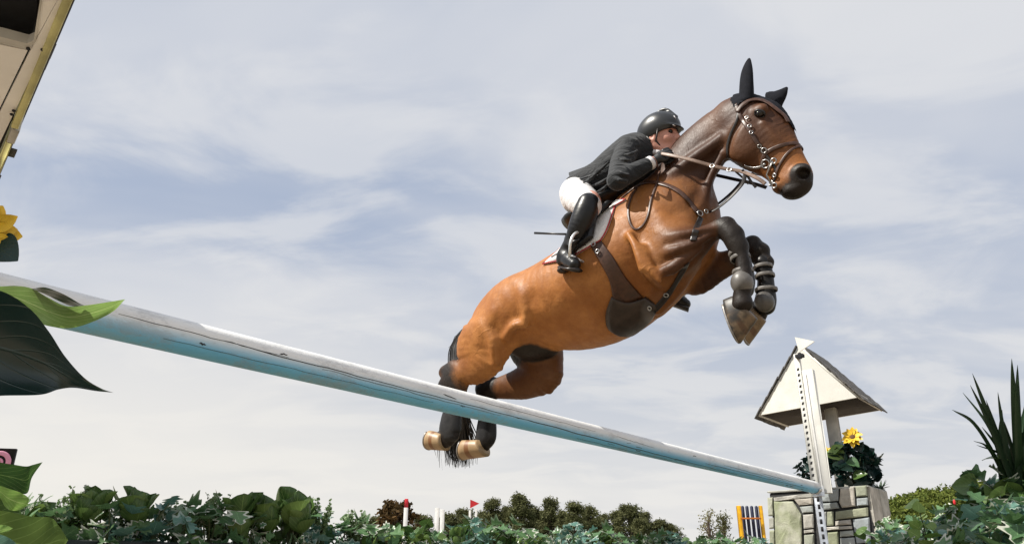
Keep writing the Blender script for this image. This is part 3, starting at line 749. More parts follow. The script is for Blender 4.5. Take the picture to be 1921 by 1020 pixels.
# reins
def freestrap(mb, P, w, t=.003, n=10, up=(0, -1, .2)):
    C = catmull(np.array(P), n); mb.ribbon([toW(p) for p in C], [np.asarray(up) @ RL] * len(C), w, t)
rp = lambda L: [U(*q) for q in L]
m = MB(); freestrap(m, rp([(1240, 288, .15), (1262, 292, .165), (1300, 301, .16), (1332, 310, .135), (1362, 317, .11), (1392, 322, .095), (1420, 334, .09), (1436, 345, .085)]), .019); m.build('rein', MAT['rein'] if 'rein' in MAT else MAT.setdefault('rein', simple('rubbered_rein', (.20, .13, .095), .5, .3, 80, .4, .001)), bridle)
m = MB(); freestrap(m, rp([(1236, 296, -.1), (1290, 316, -.13), (1345, 329, -.11), (1385, 338, -.09), (1412, 344, -.08), (1438, 352, -.07)]), .019); m.build('rein', MAT['leather_dark'], bridle)
m = MB(); strap(m, [(1222, 312), (1200, 345), (1185, 372), (1179, 395), (1182, 418), (1192, 431), (1206, 424), (1216, 405), (1222, 375), (1232, 346), (1238, 322)], .012, off=.004, n=7); m.build('rein_loop', MAT['leather_brown'], bridle)
m = MB(); freestrap(m, rp([(1392, 318, .10), (1402, 330, .08), (1410, 342, .07), (1418, 352, .06)]), .012); freestrap(m, rp([(1380, 322, .10), (1396, 336, .05), (1404, 345, .02)]), .010); m.build('draw_strap', MAT['leather_dark'], bridle)
for q_ in ((1336, 311, .145), (1368, 318, .12)): m = MB(); m.torus(toW(U(*q_)), .011, .003, np.array((.1, -1, .2)) @ RL, 16, 6); m.build('rein_stop', MAT['steel'], bridle)

# ------------------------------------------------------------------ breastplate with running martingale
bpl = thing('breastplate', toW(U(1312, 402)), 'brown leather breastplate and martingale strapped round the chest', 'breastplate')
m = MB(); both(m, [(1168, 372), (1180, 362), (1196, 350), (1216, 343), (1236, 345), (1256, 351), (1276, 362), (1292, 378), (1304, 394), (1312, 404)], .026, off=.004, t=.005); m.build('neck_strap', MAT['leather_brown'], bpl)
m = MB(); strap(m, [(1314, 408), (1306, 430), (1300, 452)], .03, off=.004); strap(m, [(1288, 494), (1274, 518), (1258, 544), (1242, 566), (1226, 582), (1206, 594)], .030, off=.005, lat=.0); m.build('belly_strap', MAT['leather_dark'], bpl)
for (x, y, r_) in ((1311, 402, .017), (1322, 398, .012), (1250, 551, .013), (1221, 577, .012)):
    m = MB(); p, n = on(x, y, .012, .02); m.torus(toW(p), r_ * .8, .0034, n @ RL, 18, 8); m.build('ring', MAT['steel'], bpl)
m = MB(); freestrap(m, rp([(1318, 400, .06), (1340, 394, .07), (1362, 378, .08), (1384, 356, .085), (1394, 342, .09), (1398, 326, .09)]), .020, up=(.3, -.8, .5)); m.build('martingale_fork', MAT['leather_dark'], bpl)
m = MB(); freestrap(m, rp([(1316, 398, -.03), (1342, 386, -.07), (1372, 362, -.08), (1392, 340, -.08)]), .018, up=(.3, -.8, .5)); m.build('martingale_fork', MAT['leather_dark'], bpl)

# ------------------------------------------------------------------ saddle
saddle = thing('saddle', toW(U(1125, 420)), 'black jumping saddle on a white pad under the rider', 'saddle')
MAT['pad_white'] = simple('white_quilt', (.74, .72, .71), .85, .08, 90, .6, .004, sheen=.2)
MAT['pad_red'] = simple('red_piping', (.38, .03, .035), .7, .2, 90, .2, .001)
MAT['guard'] = simple('belly_guard', (.040, .025, .018), .42, .35, 22, .25, .004)
for mir in (False, True):
    v, f, top, bd = sidepatch([[(1082, 400), (1124, 378), (1165, 363)], [(1066, 440), (1106, 428), (1148, 410)], [(1050, 470), (1092, 462), (1138, 436)], [(1020, 497), (1070, 484), (1128, 452)]], .016, .004, mirror=mir)
    pad = link('saddle_pad', v, f, MAT['pad_white'], saddle)
    m = MB(); pts = [toW(top[i, j]) for i, j in bd if True]; m.tube(pts + [pts[0]], .0042, 6); m.build('pad_piping', MAT['pad_red'], pad)
    v, f, top, bd = sidepatch([[(1092, 394), (1118, 380), (1142, 368)], [(1078, 430), (1106, 416), (1130, 402)], [(1068, 460), (1098, 455), (1122, 437)], [(1066, 478), (1092, 472), (1119, 452)]], .022, .034, mirror=mir)
    link('saddle_flap', v, f, MAT['leather_black'], saddle)
sf = Field()
sf.sweep(pairs([(1160, 356, 1166, 378, .09), (1146, 366, 1154, 390, .13), (1128, 382, 1136, 406, .15), (1106, 402, 1116, 424, .17), (1086, 408, 1098, 436, .16), (1074, 412, 1082, 436, .12)], 0), k=.02)
v, q = sf.mesh(.009); link('seat', toW(v), q, MAT['leather_black'], saddle)
v, f, top, bd = sidepatch([[(1109, 462), (1119, 457), (1129, 452)], [(1126, 492), (1138, 488), (1152, 484)], [(1143, 524), (1158, 524), (1176, 522)], [(1150, 560), (1176, 566), (1206, 556)]], .009, .006)
gir = link('girth', v, f, MAT['leather_brown'], saddle)
v, f, top, bd = sidepatch([[(1147, 556), (1178, 566), (1212, 556)], [(1136, 588), (1180, 592), (1232, 574)], [(1140, 615), (1180, 618), (1226, 592)], [(1160, 627), (1182, 627), (1204, 612)]], .012, .005, lat=.1)
link('belly_guard', v, f, MAT['guard'], saddle)
for x, y in ((1117, 462), (1124, 474)):
    m = MB(); p, n = on(x, y, .022); m.torus(toW(p), .010, .003, n @ RL, 14, 6); m.build('buckle', MAT['steel'], gir)
def stirrup(c, s):
    """arched iron hung in the plane facing along x; c = middle of the tread"""
    m = MB(); P = []
    for t in np.linspace(-20, 200, 23):
        P.append(c + np.array((0.0, .066 * math.cos(R(t)), .062 + .074 * math.sin(R(t)))))
    P = [c + np.array((0, .052, 0))] + P + [c + np.array((0, -.052, 0))]
    P = np.array(P); a = R(s); ca, sa = math.cos(a), math.sin(a)
    rot = np.array([(ca, 0, sa), (0, 1, 0), (-sa, 0, ca)]); P = (P - c) @ rot.T + c
    m.tube([toW(p) for p in P], .0078, 8)
    m.box(toW(c), (np.array((.020, 0, 0)) @ rot.T) @ RL, np.array((0, .055, 0)) @ RL, (np.array((0, 0, .005)) @ rot.T) @ RL, bev=.003)
    return m
MAT['alu'] = simple('brushed_aluminium', (.78, .78, .77), .3, .08, 60, .1, .001, metal=.7)

# ------------------------------------------------------------------ rider
MAT['skin'] = (lambda t: (t.set(col=t.mix(t.ramp(t.noise(28, 4), .35, .65), (.50, .24, .18), (.62, .30, .23)), rough=.5, sss=.0, spec=.4), t.m)[1])(NT('skin'))
def m_cloth(name, c, fine, fold, fs):
    t = NT(name); n = t.noise(260, 4); w = t.noise(fs, 3, .5, stretch=(1, 1, 2.2), dist=1.2)
    t.set(col=t.mix(n, tuple(x * .7 for x in c), c), rough=.75, spec=.25, sheen=.15); b1 = t.bump(n, fine, .001)
    b = t.N('ShaderNodeBump'); b.inputs['Strength'].default_value = fold; b.inputs['Distance'].default_value = .02; t.L(w, b.inputs['Height']); t.L(b1, b.inputs['Normal']); t.L(b.outputs[0], t.b.inputs['Normal']); return t.m
MAT['jacket'] = m_cloth('charcoal_wool', (.020, .023, .027), .3, .9, 9)
MAT['breeches'] = None
MAT['breeches'] = m_cloth('white_breeches', (.74, .73, .74), .2, .7, 10)
MAT['glove'] = simple('black_glove', (.012, .012, .013), .5, .3, 80, .3, .001)
MAT['shirt'] = simple('white_shirt', (.78, .76, .78), .8, .05, 60, .3, .002)
MAT['helmet'] = (lambda t: (t.set(col=t.mix(t.noise(9, 3), (.018, .019, .021), (.030, .032, .035)), rough=.33, spec=.5), t.bump(t.noise(350, 2), .15, .001), t.m)[2])(NT('helmet_shell'))
rider = thing('person', toW(U(1100, 395)), 'rider in charcoal jacket and white breeches crouched over the horse', 'person')
HC = U(1240, 256, .02)
yaw = R(4); tilt = R(-6)
HM = np.array(Matrix.Rotation(-yaw, 3, 'Z') @ Matrix.Rotation(-tilt, 3, 'Y') @ Matrix.Rotation(R(6), 3, 'X'))   # head frame
def hd(x, y, z): return HC + HM @ np.array((x, y, z))
bf = Field()
bf.blob(hd(-.012, 0, .035), (.095, .074, .085), HM, k=.03)
bf.blob(hd(.030, 0, -.03), (.062, .058, .078), HM, k=.04)
bf.blob(hd(.052, 0, -.092), (.030, .034, .026), HM, k=.03)
bf.blob(hd(.060, 0, -.055), (.034, .036, .04), HM, k=.02)
for s_ in (1, -1):
    bf.tube([hd(-.008, .060 * s_, -.04), hd(.008, .052 * s_, -.078), hd(.045, .026 * s_, -.10)], (.018, .016, .014), k=.03)
    bf.blob(hd(.055, .036 * s_, -.038), (.026, .022, .022), HM, k=.02)      # cheek bone
    bf.blob(hd(.080, .031 * s_, -.004), (.014, .016, .010), HM, k=.008, mode='s')
    bf.blob(hd(-.012, .074 * s_, -.022), (.018, .007, .030), HM, k=.008)    # ear
    bf.blob(hd(-.008, .080 * s_, -.020), (.009, .005, .017), HM, k=.005, mode='s')
bf.tube([hd(.084, 0, .002), hd(.096, 0, -.018), hd(.106, 0, -.036)], (.008, .010, .013), k=.012)
bf.blob(hd(.098, .009, -.040), (.009, .007, .007), HM, k=.006); bf.blob(hd(.098, -.009, -.040), (.009, .007, .007), HM, k=.006)
bf.blob(hd(.088, 0, -.062), (.011, .021, .0055), HM, k=.005); bf.blob(hd(.087, 0, -.073), (.010, .018, .006), HM, k=.005)
bf.tube([hd(-.02, 0, -.04), hd(-.035, 0, -.11), U(1200, 286, .02)], (.058, .055, .062), k=.03)
# trunk and limbs of the body, inside the clothes
SH_N, EL_N, WR_N = U(1178, 280, .16), U(1158, 338, .30), U(1226, 303, .155)
mir = lambda p: p * np.array((1, -1, 1)) + np.array((0, -.04, 0))
HIP, KNEE, ANK = U(1086, 366, .10), U(1110, 386, .31), U(1070, 460, .33)
bf.sweep(pairs([(1084, 345, 1100, 378, .10), (1112, 325, 1144, 356, .10), (1146, 300, 1180, 338, .11), (1174, 280, 1208, 312, .12)], .02), k=.03)
for f_ in (lambda p: p, mir):
    bf.tube([f_(SH_N), f_(EL_N), f_(WR_N)], (.045, .036, .026), k=.02); bf.tube([f_(HIP), f_(KNEE), f_(ANK)], (.07, .05, .034), k=.03)
    bf.tube([f_(ANK), f_(U(1060, 482, .33)), f_(U(1078, 496, .39))], (.032, .03, .025), k=.02)
v, q = bf.mesh(.0052); rbody = link('body', toW(v), q, MAT['skin'], rider)
for s_ in (1, -1):
    m = MB(); m.ellipsoid(toW(hd(.076, .031 * s_, -.004)), (.012, .012, .012), 12, 10); m.build('eye', MAT['eye'], rider)
m = MB()
for s_ in (1, -1): m.tube([toW(hd(.092, .012 * s_, .014)), toW(hd(.092, .032 * s_, .018)), toW(hd(.080, .048 * s_, .012))], (.003, .004, .002), 6)
m.build('eyebrow', MAT['leather_dark'], rider)
# hair below the helmet
fh = Field(); fh.blob(hd(-.06, 0, -.025), (.045, .062, .045), HM, k=.02); fh.blob(hd(-.03, .062, -.01), (.02, .012, .035), HM, k=.02); fh.blob(hd(-.03, -.062, -.01), (.02, .012, .035), HM, k=.02)
v, q = fh.mesh(.006); link('hair', toW(v), q, simple('brown_hair', (.05, .03, .02), .6, .3, 160, .4, .002), rider)
# helmet
fh = Field(); fh.blob(hd(-.008, 0, .040), (.120, .093, .098), HM, k=.02); fh.blob(hd(-.055, 0, .01), (.07, .08, .07), HM, k=.04)
fh.blob(hd(.078, 0, .028), (.052, .064, .010), HM @ np.array(Matrix.Rotation(R(14), 3, 'Y')), k=.012)
fh.blob(hd(.07, 0, -.095), (.17, .13, .110), HM, k=.010, mode='s'); fh.blob(hd(-.02, 0, -.115), (.14, .13, .105), HM, k=.010, mode='s')
fh.tube([hd(.10, 0, .085), hd(.03, 0, .148), hd(-.06, 0, .13)], (.006, .008, .005), k=.01)
v, q = fh.mesh(.0048); hel = link('helmet', toW(v), q, MAT['helmet'], rider)
m = MB()
for s_ in (1, -1):
    m.tube([toW(hd(.030, .080 * s_, .010)), toW(hd(.012, .074 * s_, -.05)), toW(hd(.040, .040 * s_, -.108)), toW(hd(.052, .0, -.120))], .005, 6)
    m.tube([toW(hd(-.050, .080 * s_, .0)), toW(hd(-.022, .078 * s_, -.04)), toW(hd(.012, .068 * s_, -.055))], .006, 6)
m.build('chin_strap', MAT['leather_dark'], hel)
m = MB(); hb = BVHTree.FromPolygons([tuple(p) for p in v], [tuple(int(i) for i in f) for f in q])
def hp(px, py, off=.002):
    d = ray(px, py) @ RL.T; r = hb.ray_cast(Vector(CAML), Vector(d)); 
    return (np.array(r[0]) + np.array(r[1]) * off, np.array(r[1])) if r[0] is not None else (U(px, py, .1), np.array((0, -1., 0)))
for a_, b_ in (((1262, 234), (1267, 236)), ((1264, 218), (1267, 223))):
    P = [hp(a_[0] + (b_[0] - a_[0]) * t, a_[1] + (b_[1] - a_[1]) * t) for t in (0, .5, 1)]
    m = MB(); m.ribbon([toW(p) for p, _ in P], [n_ @ RL for _, n_ in P], .006, .0012); m.build('helmet_mark', MAT['shirt'], hel)
# jacket
jf = Field()
jf.sweep(pairs([(1080, 340, 1104, 372, .14), (1100, 324, 1130, 370, .14), (1124, 308, 1160, 362, .14), (1146, 290, 1190, 344, .155), (1170, 274, 1220, 320, .165), (1190, 268, 1226, 300, .12)], .02), k=.03)
for f_ in (lambda p: p, mir):
    jf.blob(f_(U(1178, 278, .15)), (.068, .06, .066), k=.04)
    jf.tube([f_(SH_N), f_((SH_N + EL_N) / 2 + np.array((-.01, 0, .01))), f_(EL_N)], (.062, .056, .050), k=.018)
    jf.tube([f_(EL_N), f_((EL_N + WR_N) / 2), f_(WR_N - (WR_N - EL_N) * .10)], (.050, .044, .034), k=.015)
for i, (a_, b_) in enumerate((((1150, 318), (1180, 328)), ((1148, 330), (1176, 340)), ((1160, 296), (1184, 300)), ((1172, 290), (1196, 282)))):    # creases at the elbow and shoulder
    jf.tube([U(*a_, .33), U((a_[0] + b_[0]) / 2, (a_[1] + b_[1]) / 2 + 3, .34), U(*b_, .30)], (.005, .009, .004), k=.012)
for (a_, b_) in (((1105, 332), (1142, 304)), ((1112, 348), (1146, 330)), ((1095, 342), (1120, 324)), ((1120, 360), (1140, 346))):
    jf.tube([U(*a_, .20), U((a_[0] + b_[0]) / 2, (a_[1] + b_[1]) / 2 + 3, .225), U(*b_, .23)], (.005, .010, .005), k=.02)
jf.tube([hd(-.035, 0, -.10), hd(-.02, 0, -.04)], (.052, .06), k=.004, mode='s')
v, q = jf.mesh(.0062); jac = link('jacket', toW(v), q, MAT['jacket'], rider)
m = MB()      # flared skirt of the jacket lifted by the air
for s_ in (1, -1):
    G = []
    for i, (x, y) in enumerate(((1116, 312), (1092, 318), (1067, 325))):
        for j, l in enumerate((.02, .10, .17)): G.append(U(x + j * 3, y + j * 9 + (i - 1) * 2, .02 + (l - .02) * s_) + np.array((0, 0, .012)))
    for th in (0,): m.add([toW(p) for p in G] + [toW(p - np.array((0, 0, .014))) for p in G], [(i * 3 + j, i * 3 + j + 1, i * 3 + j + 4, i * 3 + j + 3) for i in (0, 1) for j in (0, 1)] + [(9 + i * 3 + j, 9 + i * 3 + j + 3, 9 + i * 3 + j + 4, 9 + i * 3 + j + 1) for i in (0, 1) for j in (0, 1)] + [(6, 7, 16, 15), (7, 8, 17, 16), (2, 5, 14, 11), (5, 8, 17, 14)])
m.build('jacket_tail', MAT['jacket'], jac)
m = MB(); m.tube([toW(p) for p in (hd(-.045, .05, -.085), hd(-.03, -.052, -.092), hd(.015, -.055, -.115), hd(.03, 0, -.13), hd(.01, .05, -.115), hd(-.045, .05, -.085))], .016, 8); m.tube([toW(hd(.02, -.04, -.12)), toW(hd(.02, -.035, -.16)), toW(hd(.015, -.03, -.20))], (.03, .04, .02), 8, flat=.6); m.build('stock_collar', MAT['shirt'], rider)
m = MB(); dW = unit(WR_N - EL_N); m.tube([toW(WR_N - dW * .035), toW(WR_N - dW * .012)], .036, 14); m.build('shirt_cuff', MAT['shirt'], rider); m = MB(); dF = unit(mir(WR_N) - mir(EL_N)); m.tube([toW(mir(WR_N) - dF * .035), toW(mir(WR_N) - dF * .012)], .036, 14); m.build('shirt_cuff', MAT['shirt'], rider)
# gloved hands closed round the reins
for f_, nm in ((lambda p: p, 1), (mir, -1)):
    hf2 = Field(); w0 = f_(WR_N); fw = unit(f_(WR_N) - f_(EL_N)); fw = unit(fw + np.array((.5, 0, .1))); sd = np.array((0, -1.0 * nm, 0)); sd = unit(sd - fw * np.dot(sd, fw)); upv = unit(np.cross(fw, sd)) ; upv = upv if upv[2] > 0 else -upv
    loc = lambda a, b, c: w0 + fw * a + sd * b + upv * c
    hf2.tube([loc(-.01, 0, 0), loc(.03, 0, 0)], (.024, .026), k=.01); hf2.blob(loc(.055, .004, .0), (.038, .016, .040), np.stack([fw, sd, upv], 1), k=.012)
    for i, c in enumerate((.028, .010, -.009, -.027)):
        r_ = (.0092, .0096, .009, .008)[i]; L_ = (1, 1.08, 1, .85)[i]
        hf2.tube([loc(.075, .008, c), loc(.075 + .026 * L_, .0, c), loc(.075 + .024 * L_, -.026, c), loc(.068, -.036, c), loc(.052, -.028, c)], r_, k=.004, n=3)
    hf2.tube([loc(.035, -.008, .030), loc(.058, -.026, .046), loc(.085, -.036, .042)], (.011, .010, .0085), k=.006, n=3)
    v, q = hf2.mesh(.0036); link('gloved_hand', toW(v), q, MAT['glove'], rider)
# breeches
qf = Field()
qf.blob(U(1094, 366, .02), (.12, .15, .10), k=.04); qf.blob(U(1086, 370, .09), (.095, .09, .095), k=.05); qf.blob(mir(U(1086, 370, .09)), (.095, .09, .095), k=.05)
for f_ in (lambda p: p, mir):
    qf.tube([f_(U(1086, 370, .12)), f_(U(1098, 379, .24)), f_(U(1107, 387, .31))], (.09, .078, .060), k=.04)
for (a_, b_) in (((1076, 388), (1092, 380)), ((1074, 380), (1090, 373)), ((1084, 392), (1096, 386))):
    qf.tube([U(*a_, .30), U((a_[0] + b_[0]) / 2, (a_[1] + b_[1]) / 2, .325), U(*b_, .33)], (.004, .006, .003), k=.010)
v, q = qf.mesh(.006); link('breeches', toW(v), q, MAT['breeches'], rider)
# tall boots
for side_ in (0, 1):
    if side_:       # the far foot has swung forward and shows below the girth
        def f_(p, A0=U(1104, 383, .325), B0=U(1064, 490, .35), B1=U(1256, 556, -.34)):
            t = max(0.0, min(1.35, np.dot(p - A0, B0 - A0) / np.dot(B0 - A0, B0 - A0))); q = mir(p); return q + (B1 - mir(B0)) * min(1, t)
    else: f_ = lambda p: p
    tf = Field()
    tf.tube([f_(U(1104, 383, .325)), f_(U(1098, 400, .335)), f_(U(1089, 424, .34)), f_(U(1078, 447, .34)), f_(U(1070, 463, .335))], (.058, .062, .060, .046, .038), k=.01)
    tf.tube([f_(U(1070, 462, .335)), f_(U(1060, 478, .335)), f_(U(1056, 488, .335))], (.038, .038, .034), k=.02)
    tf.tube([f_(U(1060, 480, .335)), f_(U(1070, 490, .36)), f_(U(1078, 496, .39))], (.036, .040, .030), k=.02)
    for t_ in range(3): tf.tube([f_(U(1060 + t_ * 3, 458 - t_ * 4, .375)), f_(U(1072 + t_ * 3, 460 - t_ * 4, .385)), f_(U(1082 + t_ * 3, 456 - t_ * 4, .37))], (.003, .006, .003), k=.008)
    v, q = tf.mesh(.006); bt = link('tall_boot', toW(v), q, MAT['leather_black'], rider)
    m = MB(); cS = f_(U(1064, 496, .35)); hS = f_(U(1055, 498, .335)); tS = f_(U(1082, 502, .395))
    m.tube([toW(hS + (0, 0, -.012)), toW(hS * .6 + tS * .4 + (0, 0, -.014)), toW(tS + (0, 0, -.012))], (.030, .026, .034), 12, flat=.35, up=(0, 0, 1)); m.ellipsoid(toW(hS + (0, 0, -.026)), (.028, .030, .016), 12, 8, RL.T)
    m.build('boot_sole', MAT['leather_dark'], bt)
    m = MB(); a0 = f_(U(1056, 470, .37)); a1 = f_(U(1048, 474, .335)); m.tube([toW(a0), toW(a1), toW(a1 + (-.045, 0, -.012))], .0045, 6); m.build('spur', MAT['steel'], bt)
    st = stirrup(f_(U(1066, 492, .355)) + np.array((.045, 0, .006)), 14); so = st.build('stirrup_iron', MAT['alu'], saddle)
    m = MB(); freestrap(m, [f_(U(1100, 440, .32)), f_(U(1088, 455, .335)), f_(U(1077, 468, .345))], .022, .004, 4); m.build('stirrup_leather', MAT['leather_black'], so)
# crop
crop = MB(); crop.tube([toW(U(1003, 437, .30)), toW(U(1040, 438.5, .30)), toW(U(1120, 441, .27))], (.0065, .0055, .008), 8)
tag(crop.build('riding_crop', MAT['leather_black']), "thin black riding crop sticking out behind the rider's boot", 'riding crop')

# ------------------------------------------------------------------ ground
def m_ground():
    t = NT('sand_footing'); n = t.noise(2.5, 6, .6); n2 = t.noise(60, 4)
    t.set(col=t.mix(n, (.22, .175, .125), (.29, .235, .175)), rough=.95, spec=.1); t.bump(n2, .5, .02); return t.m
def m_grass():
    t = NT('meadow'); n = t.noise(.4, 6, .6); t.set(col=t.mix(n, (.05, .085, .02), (.09, .12, .035)), rough=.95, spec=.1); return t.m
MAT['sand'] = m_ground(); MAT['meadow'] = m_grass()
g = link('ground', [(-900, -900, 0), (900, -900, 0), (900, 900, 0), (-900, 900, 0)], [(0, 1, 2, 3)], MAT['meadow'], smooth=False); tag(g, kind='structure')
arena = link('arena_footing', [(-25, -20, .004), (30, -20, .004), (30, 38, .004), (-25, 38, .004)], [(0, 1, 2, 3)], MAT['sand'], smooth=False); tag(arena, kind='structure')

# ------------------------------------------------------------------ jump pole
PZ = CAM_Z + .612
PB = atz(1530, 914, PZ); PA = atz(0, 551, PZ)
pdir = unit(PB - PA); PEL = PA - pdir * 0.55
def m_pole():
    t = NT('pole_paint'); a = t.attr(); n = t.noise(9, 6, .6); n2 = t.noise(3.0, 5, .7, stretch=(1, 1, 6)); n3 = t.noise(55, 4, .7)
    white = t.mix(n, (.80, .80, .79), (.88, .88, .87))
    blue = t.mix(n2, (.14, .52, .86), (.28, .66, .92))
    edge = t.math('ADD', a[0], t.math('MULTIPLY', t.math('SUBTRACT', n2, .5), .22))
    c = t.mix(t.ramp(edge, .06, .92), white, blue)
    c = t.mix(t.math('MULTIPLY', t.ramp(n3, .62, .78), t.ramp(n, .45, .7)), c, (.30, .30, .30))
    c = t.mix(t.math('MULTIPLY', t.ramp(n2, .5, .8), .45), c, (.42, .42, .40)); n5 = t.noise(4.5, 8, .8, stretch=(1, 1, 3)); c = t.mix(t.math('MULTIPLY', t.ramp(n5, .50, .62), .38), c, (.36, .37, .38))
    t.set(col=c, rough=.55, spec=.3); t.bump(n3, .45, .003); return t.m
MAT['pole'] = m_pole()
pole = thing('jump_pole', (PEL + PB) / 2, 'long white and blue painted pole crossing the whole jump', 'jump pole')
mb = MB(); n = 40; L_ = np.linalg.norm(PB - PEL); V = []; AT = []; up = np.array((0, 0, 1.0)); sd = unit(np.cross(pdir, up)); NS = 90
for i in range(NS + 1):
    f = i / NS; c = PEL + (PB - PEL) * f
    for k in range(n):
        th = 2 * math.pi * k / n; r_ = .050 + .0007 * noise.noise(Vector((f * 14, math.cos(th), math.sin(th))))
        # blue paint lies along the underside, its limit wavers along the pole
        low = (1 - math.sin(th)) / 2; V.append(c + (sd * math.cos(th) + up * math.sin(th)) * r_); AT.append((max(0, min(1, (low - .34) / .55)), f, 0))
F = [(i * n + k, (i + 1) * n + k, (i + 1) * n + (k + 1) % n, i * n + (k + 1) % n) for i in range(NS) for k in range(n)]
F += [tuple(range(n)), tuple(NS * n + k for k in range(n))[::-1]]
mb.add(V, F, AT); mb.build('shaft', MAT['pole'], pole, attr=True)
MAT['crack'] = simple('weathered_crack', (.05, .05, .055), .9, .4, 50, .1, .001)
def crack(f0, f1, a0, a1, w, seed):
    random.seed(seed); P = []; Nn = []; m = int(40 * (f1 - f0) / .3) + 6
    for i in range(m + 1):
        t = i / m; f = f0 + (f1 - f0) * t; th = R(a0 + (a1 - a0) * t + 5 * noise.noise(Vector((t * 9, seed, 0))) + random.uniform(-.8, .8))
        nn = sd * math.cos(th) + up * math.sin(th); P.append(PEL + (PB - PEL) * f + nn * .0502); Nn.append(nn)
    c = MB(); c.ribbon(P, Nn, np.interp(np.linspace(0, 1, m + 1), (0, .1, .5, .9, 1), (.0006, w, w * random.uniform(.6, 1.2), w * .7, .0006)), .0007); c.build('crack', MAT['crack'], pole)
crack(.16, .40, 2, -22, .0032, 1); crack(.38, .62, -20, -52, .0036, 2); crack(.60, .74, -48, -62, .0030, 3); crack(.12, .20, 8, 0, .0018, 4); crack(.50, .56, 6, -8, .0016, 5); crack(.66, .95, -30, -42, .0030, 6); crack(.80, .9, -5, -15, .0024, 7)
crack(.14, .30, -34, -40, .0012, 11); crack(.33, .47, 14, 6, .0014, 12); crack(.22, .36, -12, -30, .0016, 13); crack(.45, .60, -60, -72, .0016, 14); crack(.70, .88, -12, -26, .0022, 15)
for q in range(15):
    random.seed(50 + q); f = random.uniform(.12, .95); a = random.uniform(-70, 10); crack(f, f + random.uniform(.003, .012), a, a + random.uniform(-8, 8), random.uniform(.002, .005), 60 + q)
m = MB(); m.tube([PB + pdir * .0005, PB + pdir * .004], .0485, 32); m.build('end_cap', MAT['alu'], pole)

# ------------------------------------------------------------------ right stand: perforated post with cup, little roof, stone pillar
MAT['cream'] = simple('cream_paint', (.70, .69, .64), .55, .10, 7, .25, .004)
MAT['cream_old'] = simple('worn_cream_boards', (.52, .50, .45), .7, .22, 9, .35, .005)
MAT['white_paint'] = simple('white_paint', (.74, .73, .70), .5, .1, 12, .2, .002)
MAT['galv'] = simple('galvanised_strip', (.42, .45, .50), .4, .25, 18, .1, .001, metal=.35)
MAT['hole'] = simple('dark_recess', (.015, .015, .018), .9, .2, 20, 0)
MAT['shingle'] = simple('roof_shingle', (.10, .095, .09), .95, .5, 35, .8, .006)
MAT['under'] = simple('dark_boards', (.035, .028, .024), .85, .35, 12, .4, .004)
nF = -PD                                       # normals of the faces turned to the camera
xF = HD
BD = PB + pdir * .07                           # where the post stands
post = thing('jump_stand', (BD[0], BD[1], 0), 'cream upright with a row of pin holes holding the right pole end', 'jump stand')
topz = onplane(1500, 662, BD, nF)[2]
def vbox(mb, c, hx, hy, z0, z1, ax=xF, ay=PD, bev=.004, lean=0.0, a=None):
    c0 = np.array((c[0], c[1], (z0 + z1) / 2)); az = np.array((0, 0, (z1 - z0) / 2)) + ax * lean
    mb.box(c0, ax * hx, ay * hy, az, a, bev)
pc = np.array((BD[0], BD[1]))
def off2(dx, dy): return pc + xF[:2] * dx + PD[:2] * dy
m = MB(); vbox(m, off2(.05, .035), .050, .028, PZ - .045, topz - .16); m.build('post', MAT['cream'], post)
mr = MB(); vbox(mr, off2(-.028, .024), .026, .020, PZ - .02, topz); NR = len(mr.f)
m = MB(); vbox(m, off2(.028, .004), .010, .006, PZ, topz - .2); m.build('rail_bead', MAT['white_paint'], post)
z = PZ + .06
while z < topz - .10:
    c = off2(-.028, .0032); mr.box((c[0], c[1], z), xF * .008, PD * .0016, np.array((0, 0, .011)) + xF * .003); z += .052
link('pin_rail', mr.v, mr.f, None, post, mats=[MAT['cream'], MAT['hole']], midx=[0] * NR + [1] * (len(mr.f) - NR))
m = MB(); vbox(m, off2(-.012, -.004), .034, .006, .10, PZ - .055); NR = len(m.f); z = PZ - .09
while z > .2:
    c = off2(-.012, -.0112); m.box((c[0], c[1], z), xF * .010, PD * .0014, np.array((0, 0, .018))); z -= .060
link('lower_strip', m.v, m.f, None, post, mats=[MAT['galv'], MAT['hole']], midx=[0] * NR + [1] * (len(m.f) - NR))
m = MB()
for k in range(12):
    t0_, t1_ = R(180 + k * 15), R(195 + k * 15)
    P0 = PB + pdir * -.02; 
pts = [PB - pdir * .035 + (sd * math.cos(R(t)) + up * math.sin(R(t))) * .056 for t in np.linspace(195, 345, 12)]
m.ribbon(pts, [unit(p - (PB - pdir * .035)) for p in pts], .07, .005); vbox(m, off2(.0, -.012), .05, .006, PZ - .07, PZ + .02); m.build('pole_cup', MAT['alu'], post)
# small arrow-shaped flag on top and its clamp
m = MB(); A_ = onplane(1491, 632, BD, nF); B_ = onplane(1528, 640, BD, nF); C_ = onplane(1499, 660, BD, nF)
m.add([A_, B_, C_, A_ + PD * .012, B_ + PD * .012, C_ + PD * .012], [(0, 2, 1), (3, 4, 5), (0, 1, 4, 3), (1, 2, 5, 4), (2, 0, 3, 5)]); m.build('top_flag', MAT['cream'], post, smooth=False)
m = MB(); c = onplane(1501, 668, BD, nF); m.box(c - PD * .01, xF * .038, PD * .02, up * .017, bev=.004); m.box(c - PD * .02 + xF * .004, xF * .014, PD * .014, up * .028, bev=.003); m.build('clamp', MAT['hole'], post)

